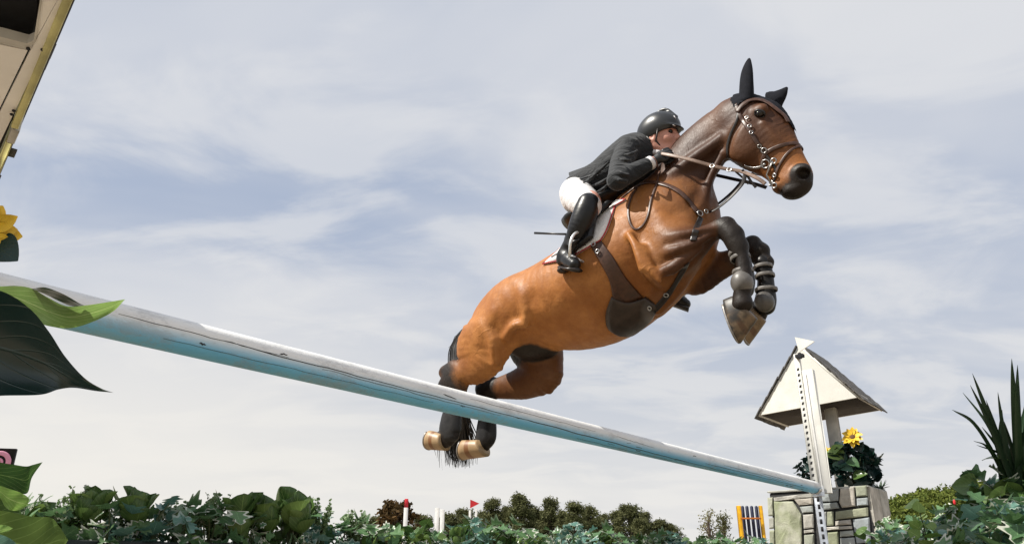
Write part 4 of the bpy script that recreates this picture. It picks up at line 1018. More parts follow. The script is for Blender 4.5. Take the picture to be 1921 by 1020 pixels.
# stone pillar, front face turned along the pole
P6 = BD + PD * .16
C1 = onplane(1628, 911, P6, nF); C1z = C1[2]
LX = onplane(1441, 931, P6, nF)
wF = np.dot(C1 - LX, xF); dF_ = .62
pil = thing('stone_pillar', (((C1 + LX) / 2 + PD * dF_ / 2)[0], ((C1 + LX) / 2 + PD * dF_ / 2)[1], 0), 'square pillar faced with mixed grey and green flat stones', 'stone pillar')
def m_stone():
    t = NT('field_stone'); a = t.attr(); n = t.noise(9, 8, .65); n2 = t.noise(38, 5, .7); n3 = t.noise(3.5, 3)
    c = t.mix(a[0], (.52, .52, .47), (.33, .36, .23)); c = t.mix(a[1], c, (.36, .41, .45)); c = t.mix(a[2], c, (.58, .53, .47))
    c = t.mix(t.ramp(n, .35, .7), t.mix(.45, c, (.12, .12, .10), 'MIX'), c); c = t.mix(t.math('MULTIPLY', t.ramp(n3, .55, .7), .4), c, (.62, .60, .55))
    t.set(col=c, rough=.85, spec=.25); b1 = t.bump(n2, .5, .006)
    b = t.N('ShaderNodeBump'); b.inputs['Strength'].default_value = .5; b.inputs['Distance'].default_value = .02; t.L(n, b.inputs['Height']); t.L(b1, b.inputs['Normal']); t.L(b.outputs[0], t.b.inputs['Normal']); return t.m
MAT['stone'] = m_stone(); MAT['mortar'] = simple('dark_mortar', (.030, .030, .030), .95, .4, 40, .5, .004)
m = MB(); cc = (C1 + LX) / 2 + PD * (dF_ / 2 + .012); vbox(m, cc, wF / 2 - .01, dF_ / 2, 0.0, C1z - .012, bev=.01); m.build('core', MAT['mortar'], pil)
def zz(x, y): return onplane(1380 + x / 2.4286, 600 + y / 2.4286, P6, nF)     # from the enlarged study of the pillar
stones = [([(146, 808), (170, 806), (172, 892), (150, 893)], (.5, 0, 0)), ([(152, 900), (174, 899), (177, 948), (154, 950)], (.3, .2, .2)), ([(155, 956), (178, 955), (180, 1060), (158, 1060)], (.8, 0, 0)),
          ([(176, 826), (262, 824), (300, 884), (302, 1060), (186, 1060)], (1, 0, 0)), ([(174, 808), (262, 797), (352, 788), (352, 806), (262, 816), (176, 824)], (.1, .3, .4)),
          ([(268, 817), (352, 809), (352, 838), (290, 843)], (0, .1, .9)), ([(293, 850), (352, 845), (353, 874), (306, 878)], (.3, .6, 0)), ([(308, 886), (354, 882), (356, 945), (312, 950)], (.1, .4, .5)),
          ([(312, 957), (356, 952), (357, 966), (313, 970)], (0, .1, .3)), ([(313, 978), (357, 974), (358, 1060), (315, 1060)], (.7, .2, 0)),
          ([(386, 778), (470, 768), (468, 822), (392, 828)], (.1, .8, 0)), ([(384, 836), (462, 830), (472, 856), (386, 866)], (.2, .7, 0)),
          ([(478, 768), (540, 758), (545, 846), (486, 854), (474, 830)], (.1, 0, .8)), ([(546, 758), (596, 752), (600, 800), (552, 804)], (.8, .1, 0)), ([(552, 812), (602, 808), (603, 842), (554, 846)], (.2, .8, 0)),
          ([(386, 874), (414, 872), (414, 936), (386, 938)], (.1, .8, .3)), ([(418, 873), (445, 871), (446, 934), (418, 936)], (.8, 0, 0)), ([(455, 872), (604, 852), (605, 892), (456, 908)], (.9, 0, .1)),
          ([(455, 915), (524, 908), (528, 930), (456, 935)], (.1, .1, .8)), ([(386, 944), (530, 936), (532, 950), (388, 958)], (0, .2, .6)), ([(535, 908), (609, 898), (616, 1012), (552, 1018)], (.1, .9, 0)),
          ([(420, 966), (466, 963), (470, 1060), (424, 1060)], (1, 0, 0)), ([(387, 966), (415, 966), (419, 1060), (388, 1060)], (.1, .9, .2)), ([(476, 962), (536, 957), (540, 982), (478, 986)], (.5, .4, 0)), ([(478, 993), (541, 989), (552, 1060), (482, 1060)], (.3, .6, 0)), ([(556, 1024), (618, 1018), (620, 1060), (562, 1060)], (.6, .1, .1))]
m = MB()
def slab(mb, poly, nrm, th, at):
    P = [np.asarray(p) for p in poly]; c = sum(P) / len(P); n_ = len(P)
    # densify + roughen the outline
    Q = []
    for i in range(n_):
        a_, b_ = P[i], P[(i + 1) % n_]; k = max(1, int(np.linalg.norm(b_ - a_) / .05))
        for j in range(k): Q.append(a_ + (b_ - a_) * j / k)
    Q = [q + (q - c) * random.uniform(-.025, .01) for q in Q]; k = len(Q)
    o0 = [q - nrm * .03 for q in Q]; o1 = [q + nrm * (th * .55) for q in Q]; o2 = [c + (q - c) * (1 - .012 / max(.02, np.linalg.norm(q - c))) + nrm * (th + random.uniform(-.003, .003)) for q in Q]
    V = o0 + o1 + o2 + [c + nrm * th * 1.1]
    F = [(i, (i + 1) % k, k + (i + 1) % k, k + i) for i in range(k)] + [(k + i, k + (i + 1) % k, 2 * k + (i + 1) % k, 2 * k + i) for i in range(k)] + [(2 * k + i, 2 * k + (i + 1) % k, 3 * k) for i in range(k)]
    mb.add(V, F, at)
random.seed(3)
for poly, at in stones: slab(m, [zz(*p) for p in poly], nF, .012, at)
m.build('stone_facing', MAT['stone'], pil, attr=True, smooth=False)
# the shaded right side: big rough slabs
m = MB(); nR = xF; base = C1 + xF * 0.0
def sr(a, z): return np.array((C1[0], C1[1], 0)) + PD * a + up * (C1z - z)
for poly, at in (([sr(.01, 0), sr(.30, 0), sr(.31, .30), sr(.02, .32)], (0, 0, .6)), ([sr(.32, 0), sr(.60, .0), sr(.60, .22), sr(.33, .24)], (.1, .2, .4)), ([sr(.33, .26), sr(.60, .24), sr(.60, .7), sr(.35, .72)], (0, .1, .6)), ([sr(.02, .34), sr(.32, .33), sr(.34, .72), (sr(.03, .72))], (.2, 0, .6))): slab(m, poly, nR, .012, at)
m.build('side_facing', MAT['stone'], pil, attr=True, smooth=False)
m = MB(); vbox(m, cc - PD * .012, wF / 2 + .004, dF_ / 2 + .004, C1z - .010, C1z + .006, bev=.004); m.build('coping', MAT['stone'], pil)

# little roof on its stalk
ang = R(5); xH = unit(np.array((.78, -.626, 0)))
yH = np.array((-xH[1], xH[0], 0)); yH = yH if np.dot(yH, PD) > 0 else -yH
P7 = BD + PD * .42
hl = lambda x, y: onplane(x, y, P7, yH)
A = hl(1427, 778); B = hl(1607, 745); T_ = hl(1501, 652)
zb = (A[2] + B[2]) / 2; mid = (A + B) / 2; T_ = np.array((mid[0], mid[1], T_[2])) + xH * (np.dot(T_ - mid, xH) * .5)
dpt = .78
house = thing('roofed_feeder', (mid[0] + yH[0] * .3, mid[1] + yH[1] * .3, C1z), 'cream gabled roof box on a stalk above the stone pillar', 'decorative roof')
m = MB(); th = .02
m.add([A, B, T_, A + yH * th, B + yH * th, T_ + yH * th], [(0, 1, 2), (5, 4, 3), (0, 3, 4, 1), (1, 4, 5, 2), (2, 5, 3, 0)]); m.build('gable_board', MAT['cream'], house, smooth=False)
m = MB(); Ab, Bb, Tb = A + yH * dpt, B + yH * dpt, T_ + yH * dpt
m.add([Ab, Bb, Tb, Ab + yH * th, Bb + yH * th, Tb + yH * th], [(0, 1, 2), (5, 4, 3), (0, 3, 4, 1), (1, 4, 5, 2), (2, 5, 3, 0)]); m.build('gable_board', MAT['cream'], house, smooth=False)
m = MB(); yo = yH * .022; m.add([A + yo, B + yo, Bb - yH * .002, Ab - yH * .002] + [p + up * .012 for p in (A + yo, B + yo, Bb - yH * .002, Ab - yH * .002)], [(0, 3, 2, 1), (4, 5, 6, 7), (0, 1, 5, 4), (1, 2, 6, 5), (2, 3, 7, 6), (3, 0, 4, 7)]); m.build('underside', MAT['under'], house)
for s_ in (-1, 1):
    e = A if s_ < 0 else B; sl = unit(T_ - e); nn = unit(np.cross(sl, yH)); nn = nn if nn[2] > 0 else -nn; L2 = np.linalg.norm(T_ - e)
    m = MB(); c = (T_ + e) / 2 + yH * (dpt / 2 + .010) + nn * .012 - sl * .01; m.box(c, sl * (L2 / 2 + .01), yH * (dpt / 2 + .004), nn * .010); pl = m.build('roof_board', MAT['cream'], house)
    m = MB(); rows = 7; random.seed(8 + s_)
    for r_ in range(rows):
        k = 7
        for j in range(k):
            y0 = -.02 + (dpt + .04) * j / k; c = e - sl * .05 + sl * (L2 + .05) * (r_ + .5) / rows + yH * (y0 + (dpt + .04) / k / 2) + nn * (.030 + .004 * random.random())
            m.box(c - sl * random.uniform(0, .012), sl * (L2 / rows * .62) + nn * .004, yH * ((dpt + .04) / k * .485), nn * .0045)
    m.build('shingles', MAT['shingle'], pl, smooth=False)
    m = MB(); c = e + yH * (dpt / 2 + .012) + up * .018 + xH * s_ * .010; m.box(c, xH * .008, yH * (dpt / 2 - .004), up * .020); m.build('side_rail', MAT['cream_old'], house)
m = MB(); sp = hl(1544, 790) + yH * .30; m.box((sp[0], sp[1], (C1z + zb) / 2 + .02), xH * .05, yH * .045, up * ((zb - C1z) / 2 + .02), bev=.004); m.build('stalk', MAT['cream_old'], house)

# ------------------------------------------------------------------ near left roof overhead (same kind of stand, seen from right below)
EZ = CAM_Z + 1.30
E0 = atz(-2, 345, EZ); E1 = atz(150, -4, EZ); ed = unit(E1 - E0); ei = np.array((-ed[1], ed[0], 0)); ei = ei if ei[0] < 0 else -ei
MAT['yellow'] = simple('yellow_trim', (.56, .52, .22), .6, .3, 10, .3, .003)
MAT['cream_near'] = simple('weathered_soffit', (.84, .81, .76), .75, .10, 5, .4, .004)
nh = thing('overhanging_roof', ((E0 + E1) / 2 + ei * .5) * (1, 1, 0), 'weathered cream roof with yellow edge board overhead at top left', 'decorative roof')
s0, s1 = E0 - ed * .9, E1 + ed * .30; Le = np.linalg.norm(s1 - s0); em = (s0 + s1) / 2
def eb(d0, d1, z0, z1, l0=0.0, l1=1.0, mat='cream_near', name='board', par=None, bev=.002):
    a_ = s0 + ed * Le * l0; b_ = s0 + ed * Le * l1; c = (a_ + b_) / 2 + ei * (d0 + d1) / 2; c = np.array((c[0], c[1], EZ + (z0 + z1) / 2))
    m = MB(); m.box(c, ed * Le * (l1 - l0) / 2, ei * (d1 - d0) / 2, up * (z1 - z0) / 2, bev=bev); return m.build(name, MAT[mat], par or nh)
eb(.010, .030, -.012, .075, 0, .52, 'yellow', 'edge_board'); eb(.012, .032, -.012, .075, .565, 1, 'yellow', 'edge_board'); eb(.006, .028, -.014, .06, .5215, .5635, 'cream_old', 'edge_patch')
def prism(name, px, z0, z1, mat, par=None):
    P = [atz(x, y, EZ + z0) for x, y in px]; k = len(P); a_ = sum((P[i][0] * P[(i + 1) % k][1] - P[(i + 1) % k][0] * P[i][1]) for i in range(k))
    if a_ < 0: P = P[::-1]
    m = MB(); m.add(P + [p + up * (z1 - z0) for p in P], [tuple(range(k))[::-1], tuple(range(k, 2 * k))] + [(i, (i + 1) % k, k + (i + 1) % k, k + i) for i in range(k)])
    return m.build(name, MAT[mat], par or nh, smooth=False)
prism('soffit_board', [(132, -6), (84, 91), (-30, 330), (-60, 330), (-32, 275), (58, 93), (112, -6)], 0, .018, 'cream_near')
prism('soffit_board', [(111, -6), (57, 93), (52, 91), (66, 76), (79, -6)], .001, .018, 'cream_near')
prism('soffit_panel', [(52, 95), (-34, 272), (-330, 272), (-330, 30), (-60, 72), (0, 84)], .003, .018, 'cream_near')
prism('recess_frame', [(-330, 10), (-60, 57), (0, 69), (50, 82), (63, 76), (76, -6), (79, -6), (67, 79), (58, 88), (53, 94), (0, 82), (-60, 70), (-330, 24)], -.004, .025, 'cream_old')
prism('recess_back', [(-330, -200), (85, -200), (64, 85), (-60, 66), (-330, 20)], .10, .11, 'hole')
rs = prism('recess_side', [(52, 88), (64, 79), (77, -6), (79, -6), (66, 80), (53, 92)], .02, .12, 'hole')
m = MB(); random.seed(5)
rd = unit(ei + up * .75); rn = unit(up - ei * .75)
for r_ in range(6):
    x = 0.0
    while x < Le:
        w_ = random.uniform(.07, .10); o_ = random.uniform(.020, .026) - (.010 if random.random() < .12 and r_ == 0 else 0)
        c = s0 + ed * (x + w_ / 2) + ei * .0 + up * .085 + rd * (r_ * .13 + .065 + o_) + rn * (r_ % 2 * .002 + .004)
        m.box(c, ed * (w_ / 2 - .002), rd * .075 + rn * -.004, rn * .005); x += w_
m.build('shingles', MAT['shingle'], nh, smooth=False)
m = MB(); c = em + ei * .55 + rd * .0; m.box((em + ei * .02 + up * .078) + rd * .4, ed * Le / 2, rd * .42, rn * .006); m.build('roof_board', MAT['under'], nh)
for (px, py) in ((80, 94), (53, 92), (22, 215), (26, 208)):
    m = MB(); q = atz(px, py, EZ - .008); m.ellipsoid(q, (.006, .006, .004), 8, 6); m.build('nail', MAT['hole'], nh)
for l_, ln in ((.435, .06),):      # lifted shingle tabs
    m = MB(); c = s0 + ed * Le * l_ - ei * .006 + up * .055; m.box(c, ed * ln / 2, ei * .010, up * .004); m.build('loose_shingle', MAT['shingle'], nh)
m = MB(); pz = s0 + ed * Le * .3 + ei * .75; m.box((pz[0], pz[1], EZ / 2), ed * .06, ei * .06, up * EZ / 2 - up * .01, bev=.005); m.build('support_post', MAT['cream_old'], nh)

# ------------------------------------------------------------------ leaves
def m_leaf(name, c1, c2, edge=None, rough=.38, vein=.35, trans=.25):
    t = NT(name); uvn = t.N('ShaderNodeUVMap'); uvn.uv_map = 'uv'; sp = t.N('ShaderNodeSeparateXYZ'); t.L(uvn.outputs[0], sp.inputs[0])
    a = t.attr(); u = t.math('ABSOLUTE', t.math('SUBTRACT', sp.outputs[0], .5)); v = sp.outputs[1]
    n = t.noise(26, 4)
    c = t.mix(a[0], c1, c2); c = t.mix(t.math('MULTIPLY', n, .5), c, tuple(x * .45 for x in c1))
    # veins: a midrib and slanted side veins
    w = t.math('FRACT', t.math('MULTIPLY', t.math('SUBTRACT', v, t.math('MULTIPLY', u, .9)), 7.0))
    sv = t.ramp(t.math('ABSOLUTE', t.math('SUBTRACT', w, .5)), .0, .07, 1, 0); mr = t.ramp(u, .0, .022, 1, 0)
    ve = t.math('MAXIMUM', t.math('MULTIPLY', sv, .6), mr); c = t.mix(t.math('MULTIPLY', ve, vein), c, tuple(min(1, x * 2.2 + .05) for x in c2))
    if edge: c = t.mix(t.math('MULTIPLY', t.ramp(t.math('ADD', u, t.math('MULTIPLY', t.math('SUBTRACT', n, .5), .25)), .30, .40), t.ramp(a[1], .4, .6)), c, edge)
    t.set(col=c, rough=rough, spec=.4); t.bump(ve, .35, .003)
    tr = t.N('ShaderNodeBsdfTranslucent'); t.L(c, tr.inputs[0]); mx = t.N('ShaderNodeMixShader'); mx.inputs[0].default_value = trans
    t.L(t.b.outputs[0], mx.inputs[1]); t.L(tr.outputs[0], mx.inputs[2]); t.L(mx.outputs[0], t.out.inputs[0]); return t.m
MAT['leaf_ivy'] = m_leaf('ivy_leaf', (.045, .115, .05), (.16, .29, .12), edge=(.66, .68, .58), rough=.28)
MAT['leaf_broad'] = m_leaf('broad_leaf', (.050, .11, .030), (.18, .27, .070), rough=.26)
MAT['leaf_dark'] = m_leaf('dark_glossy_leaf', (.006, .024, .022), (.010, .040, .030), rough=.30, vein=.12, trans=.06)
MAT['leaf_lime'] = m_leaf('lime_leaf', (.20, .36, .07), (.38, .54, .18), rough=.4, vein=.5, trans=.35)
MAT['leaf_blue'] = m_leaf('blue_green_leaf', (.09, .21, .17), (.20, .36, .29), edge=(.42, .50, .44))
MAT['leaf_yucca'] = m_leaf('yucca_blade', (.018, .045, .022), (.040, .085, .035), rough=.42, vein=.15, trans=.10)
MAT['stem'] = simple('green_stem', (.06, .08, .03), .7, .3, 60, .2, .001)
MAT['sprig'] = m_leaf('sprig_leaf', (.12, .20, .08), (.30, .40, .20), rough=.5, vein=.1)
def leaf_out(kind, t):
    """half width along the midrib, t 0..1"""
    if kind == 'heart': return .52 * (math.sin(math.pi * min(1, t ** .62)) ** .8) * (1.0 if t > .04 else .6)
    if kind == 'lance': return .30 * math.sin(math.pi * t ** .75) ** .9
    if kind == 'round': return .50 * math.sin(math.pi * t ** .8) ** .6
    if kind == 'ivy': return .62 * abs(math.sin(math.pi * t ** .6)) ** .8 * (1 + .38 * math.cos(t * 15.5 - 1.2))
    if kind == 'petal': return .24 * math.sin(math.pi * t ** .8) ** .8
    return .4 * math.sin(math.pi * t)
def leaf(mb, base, d, nrm, L, kind='heart', curl=.25, cup=.15, twist=0.0, nv=7, nu=2, tone=None, var=0.0, wav=0.0, seed=0.0, wsc=1.0):
    d = unit(d); nrm = unit(np.asarray(nrm) - d * np.dot(nrm, d)); sd_ = np.cross(d, nrm); V = []; UV = []; AT = []
    tone = random.random() if tone is None else tone
    p = np.array(base, float); dd = d.copy(); nn = nrm.copy(); cols = 2 * nu + 1
    for i in range(nv + 1):
        t = i / nv; w = max(leaf_out(kind, t), .012) * L * wsc
        s2 = sd_ * math.cos(twist * t) + nn * math.sin(twist * t); n2 = np.cross(s2, dd) * 1.0; n2 = n2 if np.dot(n2, nn) > 0 else -n2
        for j in range(cols):
            x = (j - nu) / nu; q = p + s2 * w * x + n2 * (cup * w * x * x * 1.6) + n2 * wav * L * math.sin(t * 9 + x * 3 + seed) * abs(x)
            V.append(q); UV.append((.5 + x * .5, t)); AT.append((tone, var, 0))
        a = -curl * 2.0 / nv; dd = unit(dd * math.cos(a) + nn * math.sin(a)); nn = unit(np.cross(np.cross(dd, nn), dd)); p = p + dd * L / nv
    F = [(i * cols + j, i * cols + j + 1, (i + 1) * cols + j + 1, (i + 1) * cols + j) for i in range(nv) for j in range(cols - 1)]
    mb.add(V, F, AT, UV)
def rnd_dir(up_=.3):
    v = np.array((random.gauss(0, 1), random.gauss(0, 1), random.gauss(up_, .8))); return unit(v)
def plant_ivy(seed, mat='leaf_ivy', n=34, size=.055, hgt=.14, spread=.13, kind='ivy'):
    random.seed(seed); mb = MB(); st = MB()
    for i in range(n):
        a = random.uniform(0, 2 * math.pi); r_ = random.uniform(.01, spread); h = random.uniform(-.10, hgt) * (1 - .4 * r_ / spread)
        b = np.array((r_ * math.cos(a), r_ * math.sin(a), h)); o_ = np.array((math.cos(a), math.sin(a), random.uniform(-.5, .9)))
        nr = unit(o_ * .5 + np.array((random.gauss(0, .5), random.gauss(0, .5), .9)))
        leaf(mb, b, unit(o_ + rnd_dir() * .6), nr, size * random.uniform(.6, 1.25), kind, curl=random.uniform(-.1, .5), cup=random.uniform(-.1, .3), nv=12 if kind == 'ivy' else 6, var=random.random(), wav=.02, seed=i)
        if i % 4 == 0: st.tube([(0, 0, -.1), b * .6 + np.array((0, 0, .01)), b], (.0035, .003, .002), 5)
    return mb, st, mat
def plant_broad(seed, n=15, size=.10, hgt=.05, mat='leaf_broad'):
    random.seed(seed); mb = MB(); st = MB()
    for i in range(n):
        a = 2 * math.pi * i / n * 2.4 + random.uniform(-.3, .3); r_ = random.uniform(.01, .05); h = random.uniform(-.04, hgt)
        b = np.array((r_ * math.cos(a), r_ * math.sin(a), h)); o_ = np.array((math.cos(a), math.sin(a), random.uniform(.5, 2.6)))
        leaf(mb, b, o_, unit(np.array((math.cos(a) * .9, math.sin(a) * .9, -.5)) + rnd_dir() * .35), size * random.uniform(.65, 1.15), 'round', curl=random.uniform(-.1, .5), cup=-.35, nv=10, nu=3, wav=.035, seed=i * 2.1)
        st.tube([(0, 0, -.12), b * .5, b], (.005, .004, .003), 6)
    return mb, st, mat
def plant_sprig(seed, n=9, hgt=.17, mat='sprig'):
    random.seed(seed); mb = MB(); st = MB()
    for i in range(n):
        a = random.uniform(0, 6.28); ln = random.uniform(.35, .8); top = np.array((math.cos(a) * .09 * ln, math.sin(a) * .09 * ln, hgt * random.uniform(.6, 1.05)))
        C = catmull([(0, 0, -.08), (top[0] * .35, top[1] * .35, top[2] * .45), top], 7); st.tube(C, np.linspace(.0028, .0009, len(C)), 5)
        for k in range(3, len(C)):
            for _ in range(3):
                leaf(mb, C[k] + rnd_dir() * .003, rnd_dir(.5), rnd_dir(1), random.uniform(.010, .022), 'round', nv=3, nu=1, curl=.1)
    return mb, st, mat
def make_plant(builder, name, label, cat, group, loc, sc=1.0, rz=0.0):
    mb, st, mat = builder; o = bpy.data.objects.new(name, None); COL.objects.link(o); tag(o, label, cat, group)
    l = link('foliage', mb.v, mb.f, MAT[mat], None, uvs=mb.uv, attr=mb.a); l.parent = o
    if st.v: s_ = link('stem', st.v, st.f, MAT['stem'], None); s_.parent = o
    o.location = tuple(loc); o.scale = (sc,) * 3; o.rotation_euler = (0, 0, rz); return o
def clone(o, loc, sc, rz, label=None):
    c = copy_tree(o); c.location = tuple(loc); c.scale = (sc,) * 3; c.rotation_euler = (0, 0, rz)
    if label: c['label'] = label
    return c

# ------------------------------------------------------------------ flower box under the pole with its greenery
HZ = CAM_Z + .075                                           # rim of the box
hdv = pdir.copy(); hp0 = PA * (1, 1, 0) - pdir * .9 + HD * .06; hp1 = PB * (1, 1, 0) - pdir * .55 + HD * .06; hL = np.linalg.norm(hp1 - hp0); hn = np.array((-hdv[1], hdv[0], 0))
MAT['box'] = simple('dark_green_boards', (.012, .018, .016), .8, .5, 14, .5, .004)
MAT['soil'] = simple('dark_soil', (.02, .017, .013), .95, .5, 60, .6, .01)
fb = thing('flower_box', (hp0 + hp1) / 2, 'long dark green box filled with artificial leaves under the pole', 'flower box')
m = MB(); c = (hp0 + hp1) / 2 + up * (HZ - .02) / 2; m.box(c, hdv * hL / 2, hn * .012, up * (HZ - .02) / 2, bev=.003); m.build('front_board', MAT['box'], fb)
m = MB(); m.box(c + hn * .26, hdv * hL / 2, hn * .012, up * (HZ - .02) / 2, bev=.003); m.build('back_board', MAT['box'], fb)
m = MB(); m.box(c + hn * .13 + up * -.03, hdv * (hL / 2 - .01), hn * .115, up * ((HZ - .02) / 2 - .035)); m.build('soil', MAT['soil'], fb)
def hpos(px, back, z):                                      # a spot in the box behind image column px
    d = ray(px, 1000); a = np.array(((hp0 + hn * back)[0], (hp0 + hn * back)[1])); M2 = np.array([[d[0], -hdv[0]], [d[1], -hdv[1]]]); s_ = np.linalg.solve(M2, a)
    return np.array((d[0] * s_[0], d[1] * s_[0], z)), s_[0]
protos = {}; PUT = []
def proto(key, builder, name, label, cat, group):
    protos[key] = (builder, name, label, cat, group, [])
random.seed(1)
proto('ivy1', plant_ivy(11), 'ivy_plant', 'pale-edged ivy tuft growing out of the long flower box', 'ivy', 'ivy tufts along the flower box')
proto('ivy2', plant_ivy(12, n=44, size=.045, hgt=.12), 'ivy_plant', 'pale-edged ivy tuft growing out of the long flower box', 'ivy', 'ivy tufts along the flower box')
proto('blue', plant_ivy(13, 'leaf_blue', n=30, size=.06, hgt=.15), 'ivy_plant', 'blue-green lobed ivy tuft in the long flower box', 'ivy', 'blue-green ivy tufts in the flower box')
proto('dark', plant_ivy(14, 'leaf_broad', n=26, size=.075, hgt=.12, kind='heart'), 'leafy_plant', 'dark green heart-leaved tuft in the long flower box', 'plant', 'dark leafy tufts in the flower box')
proto('broad', plant_broad(15), 'broad_leaf_plant', 'broad rounded green leaves standing up from the flower box', 'plant', 'broad-leaved plants in the flower box')
proto('sprig', plant_sprig(16), 'leafy_sprig', 'loose light green sprigs rising from the flower box', 'plant', 'light green sprigs in the flower box')
proto('sprig2', plant_sprig(17, n=13, hgt=.20), 'leafy_sprig', 'loose light green sprigs rising from the flower box', 'plant', 'light green sprigs in the flower box')
proto('lime', plant_ivy(18, 'leaf_lime', n=7, size=.06, hgt=.13, kind='heart'), 'leafy_plant', 'few bright lime leaves among the dark box greenery', 'plant', 'lime leaves in the flower box')
def put(key, loc, sc, rz, label=None):
    b = protos[key]; PUT.append((key, loc))
    if not b[5]: o = make_plant(b[0], b[1], b[2], b[3], b[4], loc, sc, rz); b[5].append(o)
    else: o = clone(b[5][0], loc, sc, rz, b[2]); b[5].append(o)
    if label: o['label'] = label
    return o
px = 40.0; k = 0
seq = ['ivy1', 'dark', 'ivy2', 'blue', 'ivy1', 'dark', 'ivy2', 'ivy1', 'blue', 'dark']
while px < 1440:
    for back, dz in ((.05, -.01), (.17, .01)):
        key = seq[(k * 3 + (back > .1) * 2) % len(seq)]
        loc, s_ = hpos(px + random.uniform(-12, 12), back, HZ + dz + random.uniform(-.02, .02) - .015)
        put(key, loc, random.uniform(.60, .82) + .12 * min(1, max(0, (s_ - 2.5) / 3)), random.uniform(0, 6.28)); k += 1
    px += .145 * 1000 / max(1.6, s_)
for (x, key, sc, dz) in ((90, 'sprig', 1, .02), (135, 'sprig2', .95, .03), (165, 'broad', .75, .09), (215, 'sprig', .8, .02), (250, 'broad', .8, .08), (330, 'sprig2', .9, .0), (395, 'sprig2', 1.05, .02), (448, 'broad', 1.0, .04), (495, 'broad', .95, .06), (548, 'broad', 1.15, .06),
                      (600, 'sprig2', .95, .02), (668, 'sprig2', .8, .0), (690, 'blue', .8, .03), (860, 'broad', .7, .0), (940, 'sprig', .8, .0), (1010, 'lime', 1.0, .0), (930, 'lime', .9, -.02), (180, 'lime', .8, -.05), (320, 'lime', .9, -.02), (700, 'lime', 1, .0), (1130, 'broad', .8, .0), (1250, 'sprig2', .75, .0), (1190, 'sprig', .7, .0), (1310, 'dark', 1, .0), (780, 'dark', 1.1, .02)):
    loc, s_ = hpos(x, random.uniform(.03, .12) if key == 'broad' else random.uniform(.03, .2), HZ + dz * .4 - (.0 if key == 'broad' else .03)); put(key, loc, sc * (.80 if key == 'broad' else .62 if s_ < 2.4 else .72), random.uniform(0, 6.28))

# ------------------------------------------------------------------ big plants right beside the camera on the left
MAT['petal'] = simple('yellow_petal', (.72, .46, .02), .5, .25, 40, .2, .002)
MAT['flower_heart'] = simple('brown_flower_heart', (.10, .045, .015), .9, .4, 120, .8, .004)
def leafpx(name, par, mat, base, tip, nrm, wsc, **k):
    mb = MB(); k.setdefault('nv', 26); k.setdefault('nu', 6); leaf(mb, base, tip - base, nrm, np.linalg.norm(tip - base), wsc=wsc, **k)
    return mb.build(name, MAT[mat], par, uv=True, attr=True)
view = lambda px, py: -unit(ray(px, py))
near = thing('foreground_plant', (-.62, .72, 0), 'large glossy dark leaf and twisted lime leaf close by on the left', 'plant')
random.seed(2)
def edge_leaf(name, par, mat, up_e, lo_e, D0, D1, cup=.015, wav=.004, tone=.3, th=.0012, nv=14):
    """leaf blade between its two margins; D0/D1 distance at the stalk and at the tip"""
    A_, B_ = catmull(np.array(up_e, float), nv), catmull(np.array(lo_e, float), nv); m_ = min(len(A_), len(B_))
    A_ = A_[np.linspace(0, len(A_) - 1, m_).astype(int)]; B_ = B_[np.linspace(0, len(B_) - 1, m_).astype(int)]; V = []; UV = []; AT = []; cols = 13
    for i in range(m_):
        t = i / (m_ - 1); D = D0 + (D1 - D0) * t
        for j in range(cols):
            x = j / (cols - 1); p = A_[i] * (1 - x) + B_[i] * x; wd = np.linalg.norm(A_[i] - B_[i]) / 200
            dep = D - cup * wd * 4 * (x - .5) ** 2 + wav * math.sin(t * 17 + (x - .5) * 5) * abs(x - .5) * 2 + D * .03 * (x - .5)
            V.append(W(p[0], p[1], dep)); UV.append((x, t)); AT.append((tone, 0, 0))
    F = [(i * cols + j, i * cols + j + 1, (i + 1) * cols + j + 1, (i + 1) * cols + j) for i in range(m_ - 1) for j in range(cols - 1)]
    mb = MB(); mb.add(V, F, AT, UV); return mb.build(name, MAT[mat], par, uv=True, attr=True)
edge_leaf('dark_leaf', near, 'leaf_dark', [(-190, 560), (-90, 530), (0, 545), (55, 578), (92, 622), (122, 668), (158, 708), (190, 728), (213, 736)], [(-190, 640), (-150, 735), (-60, 748), (0, 742), (75, 740), (110, 730), (140, 727), (180, 733), (213, 736)], .92, .80, cup=.05, tone=.1)
edge_leaf('lime_leaf', near, 'leaf_lime', [(-110, 545), (-50, 536), (0, 537), (30, 536), (60, 541), (90, 558), (125, 574), (165, 572), (205, 566), (235, 561)], [(-110, 552), (-60, 560), (-10, 560), (30, 580), (70, 604), (100, 613), (135, 615), (175, 603), (212, 584), (235, 561)], 1.02, .90, cup=.03, tone=.4)
edge_leaf('lime_leaf_fold', near, 'leaf_dark', [(60, 541), (85, 539), (118, 551), (148, 568), (160, 573)], [(60, 542), (85, 552), (112, 565), (135, 574), (160, 573)], .955, .935, cup=.01, tone=.9)
m = MB(); m.tube(catmull([W(-150, 560, .86), W(-190, 700, .9), W(-170, 1000, .95), np.array((-.62, .72, 0))], 6), (.010), 10); m.tube(catmull([W(-60, 530, .95), W(-150, 600, .92), W(-190, 720, .9)], 6), .005, 8); m.build('stem', MAT['stem'], near)
low = thing('low_foreground_plant', (-.80, 1.02, 0), 'dark green ivy leaves at the bottom left beside the camera', 'plant')
edge_leaf('leaf', low, 'leaf_broad', [(-70, 880), (-20, 866), (20, 870), (48, 874), (62, 871), (80, 866)], [(-70, 930), (-20, 912), (20, 918), (50, 925), (60, 895), (80, 866)], 1.16, 1.10, tone=.0)
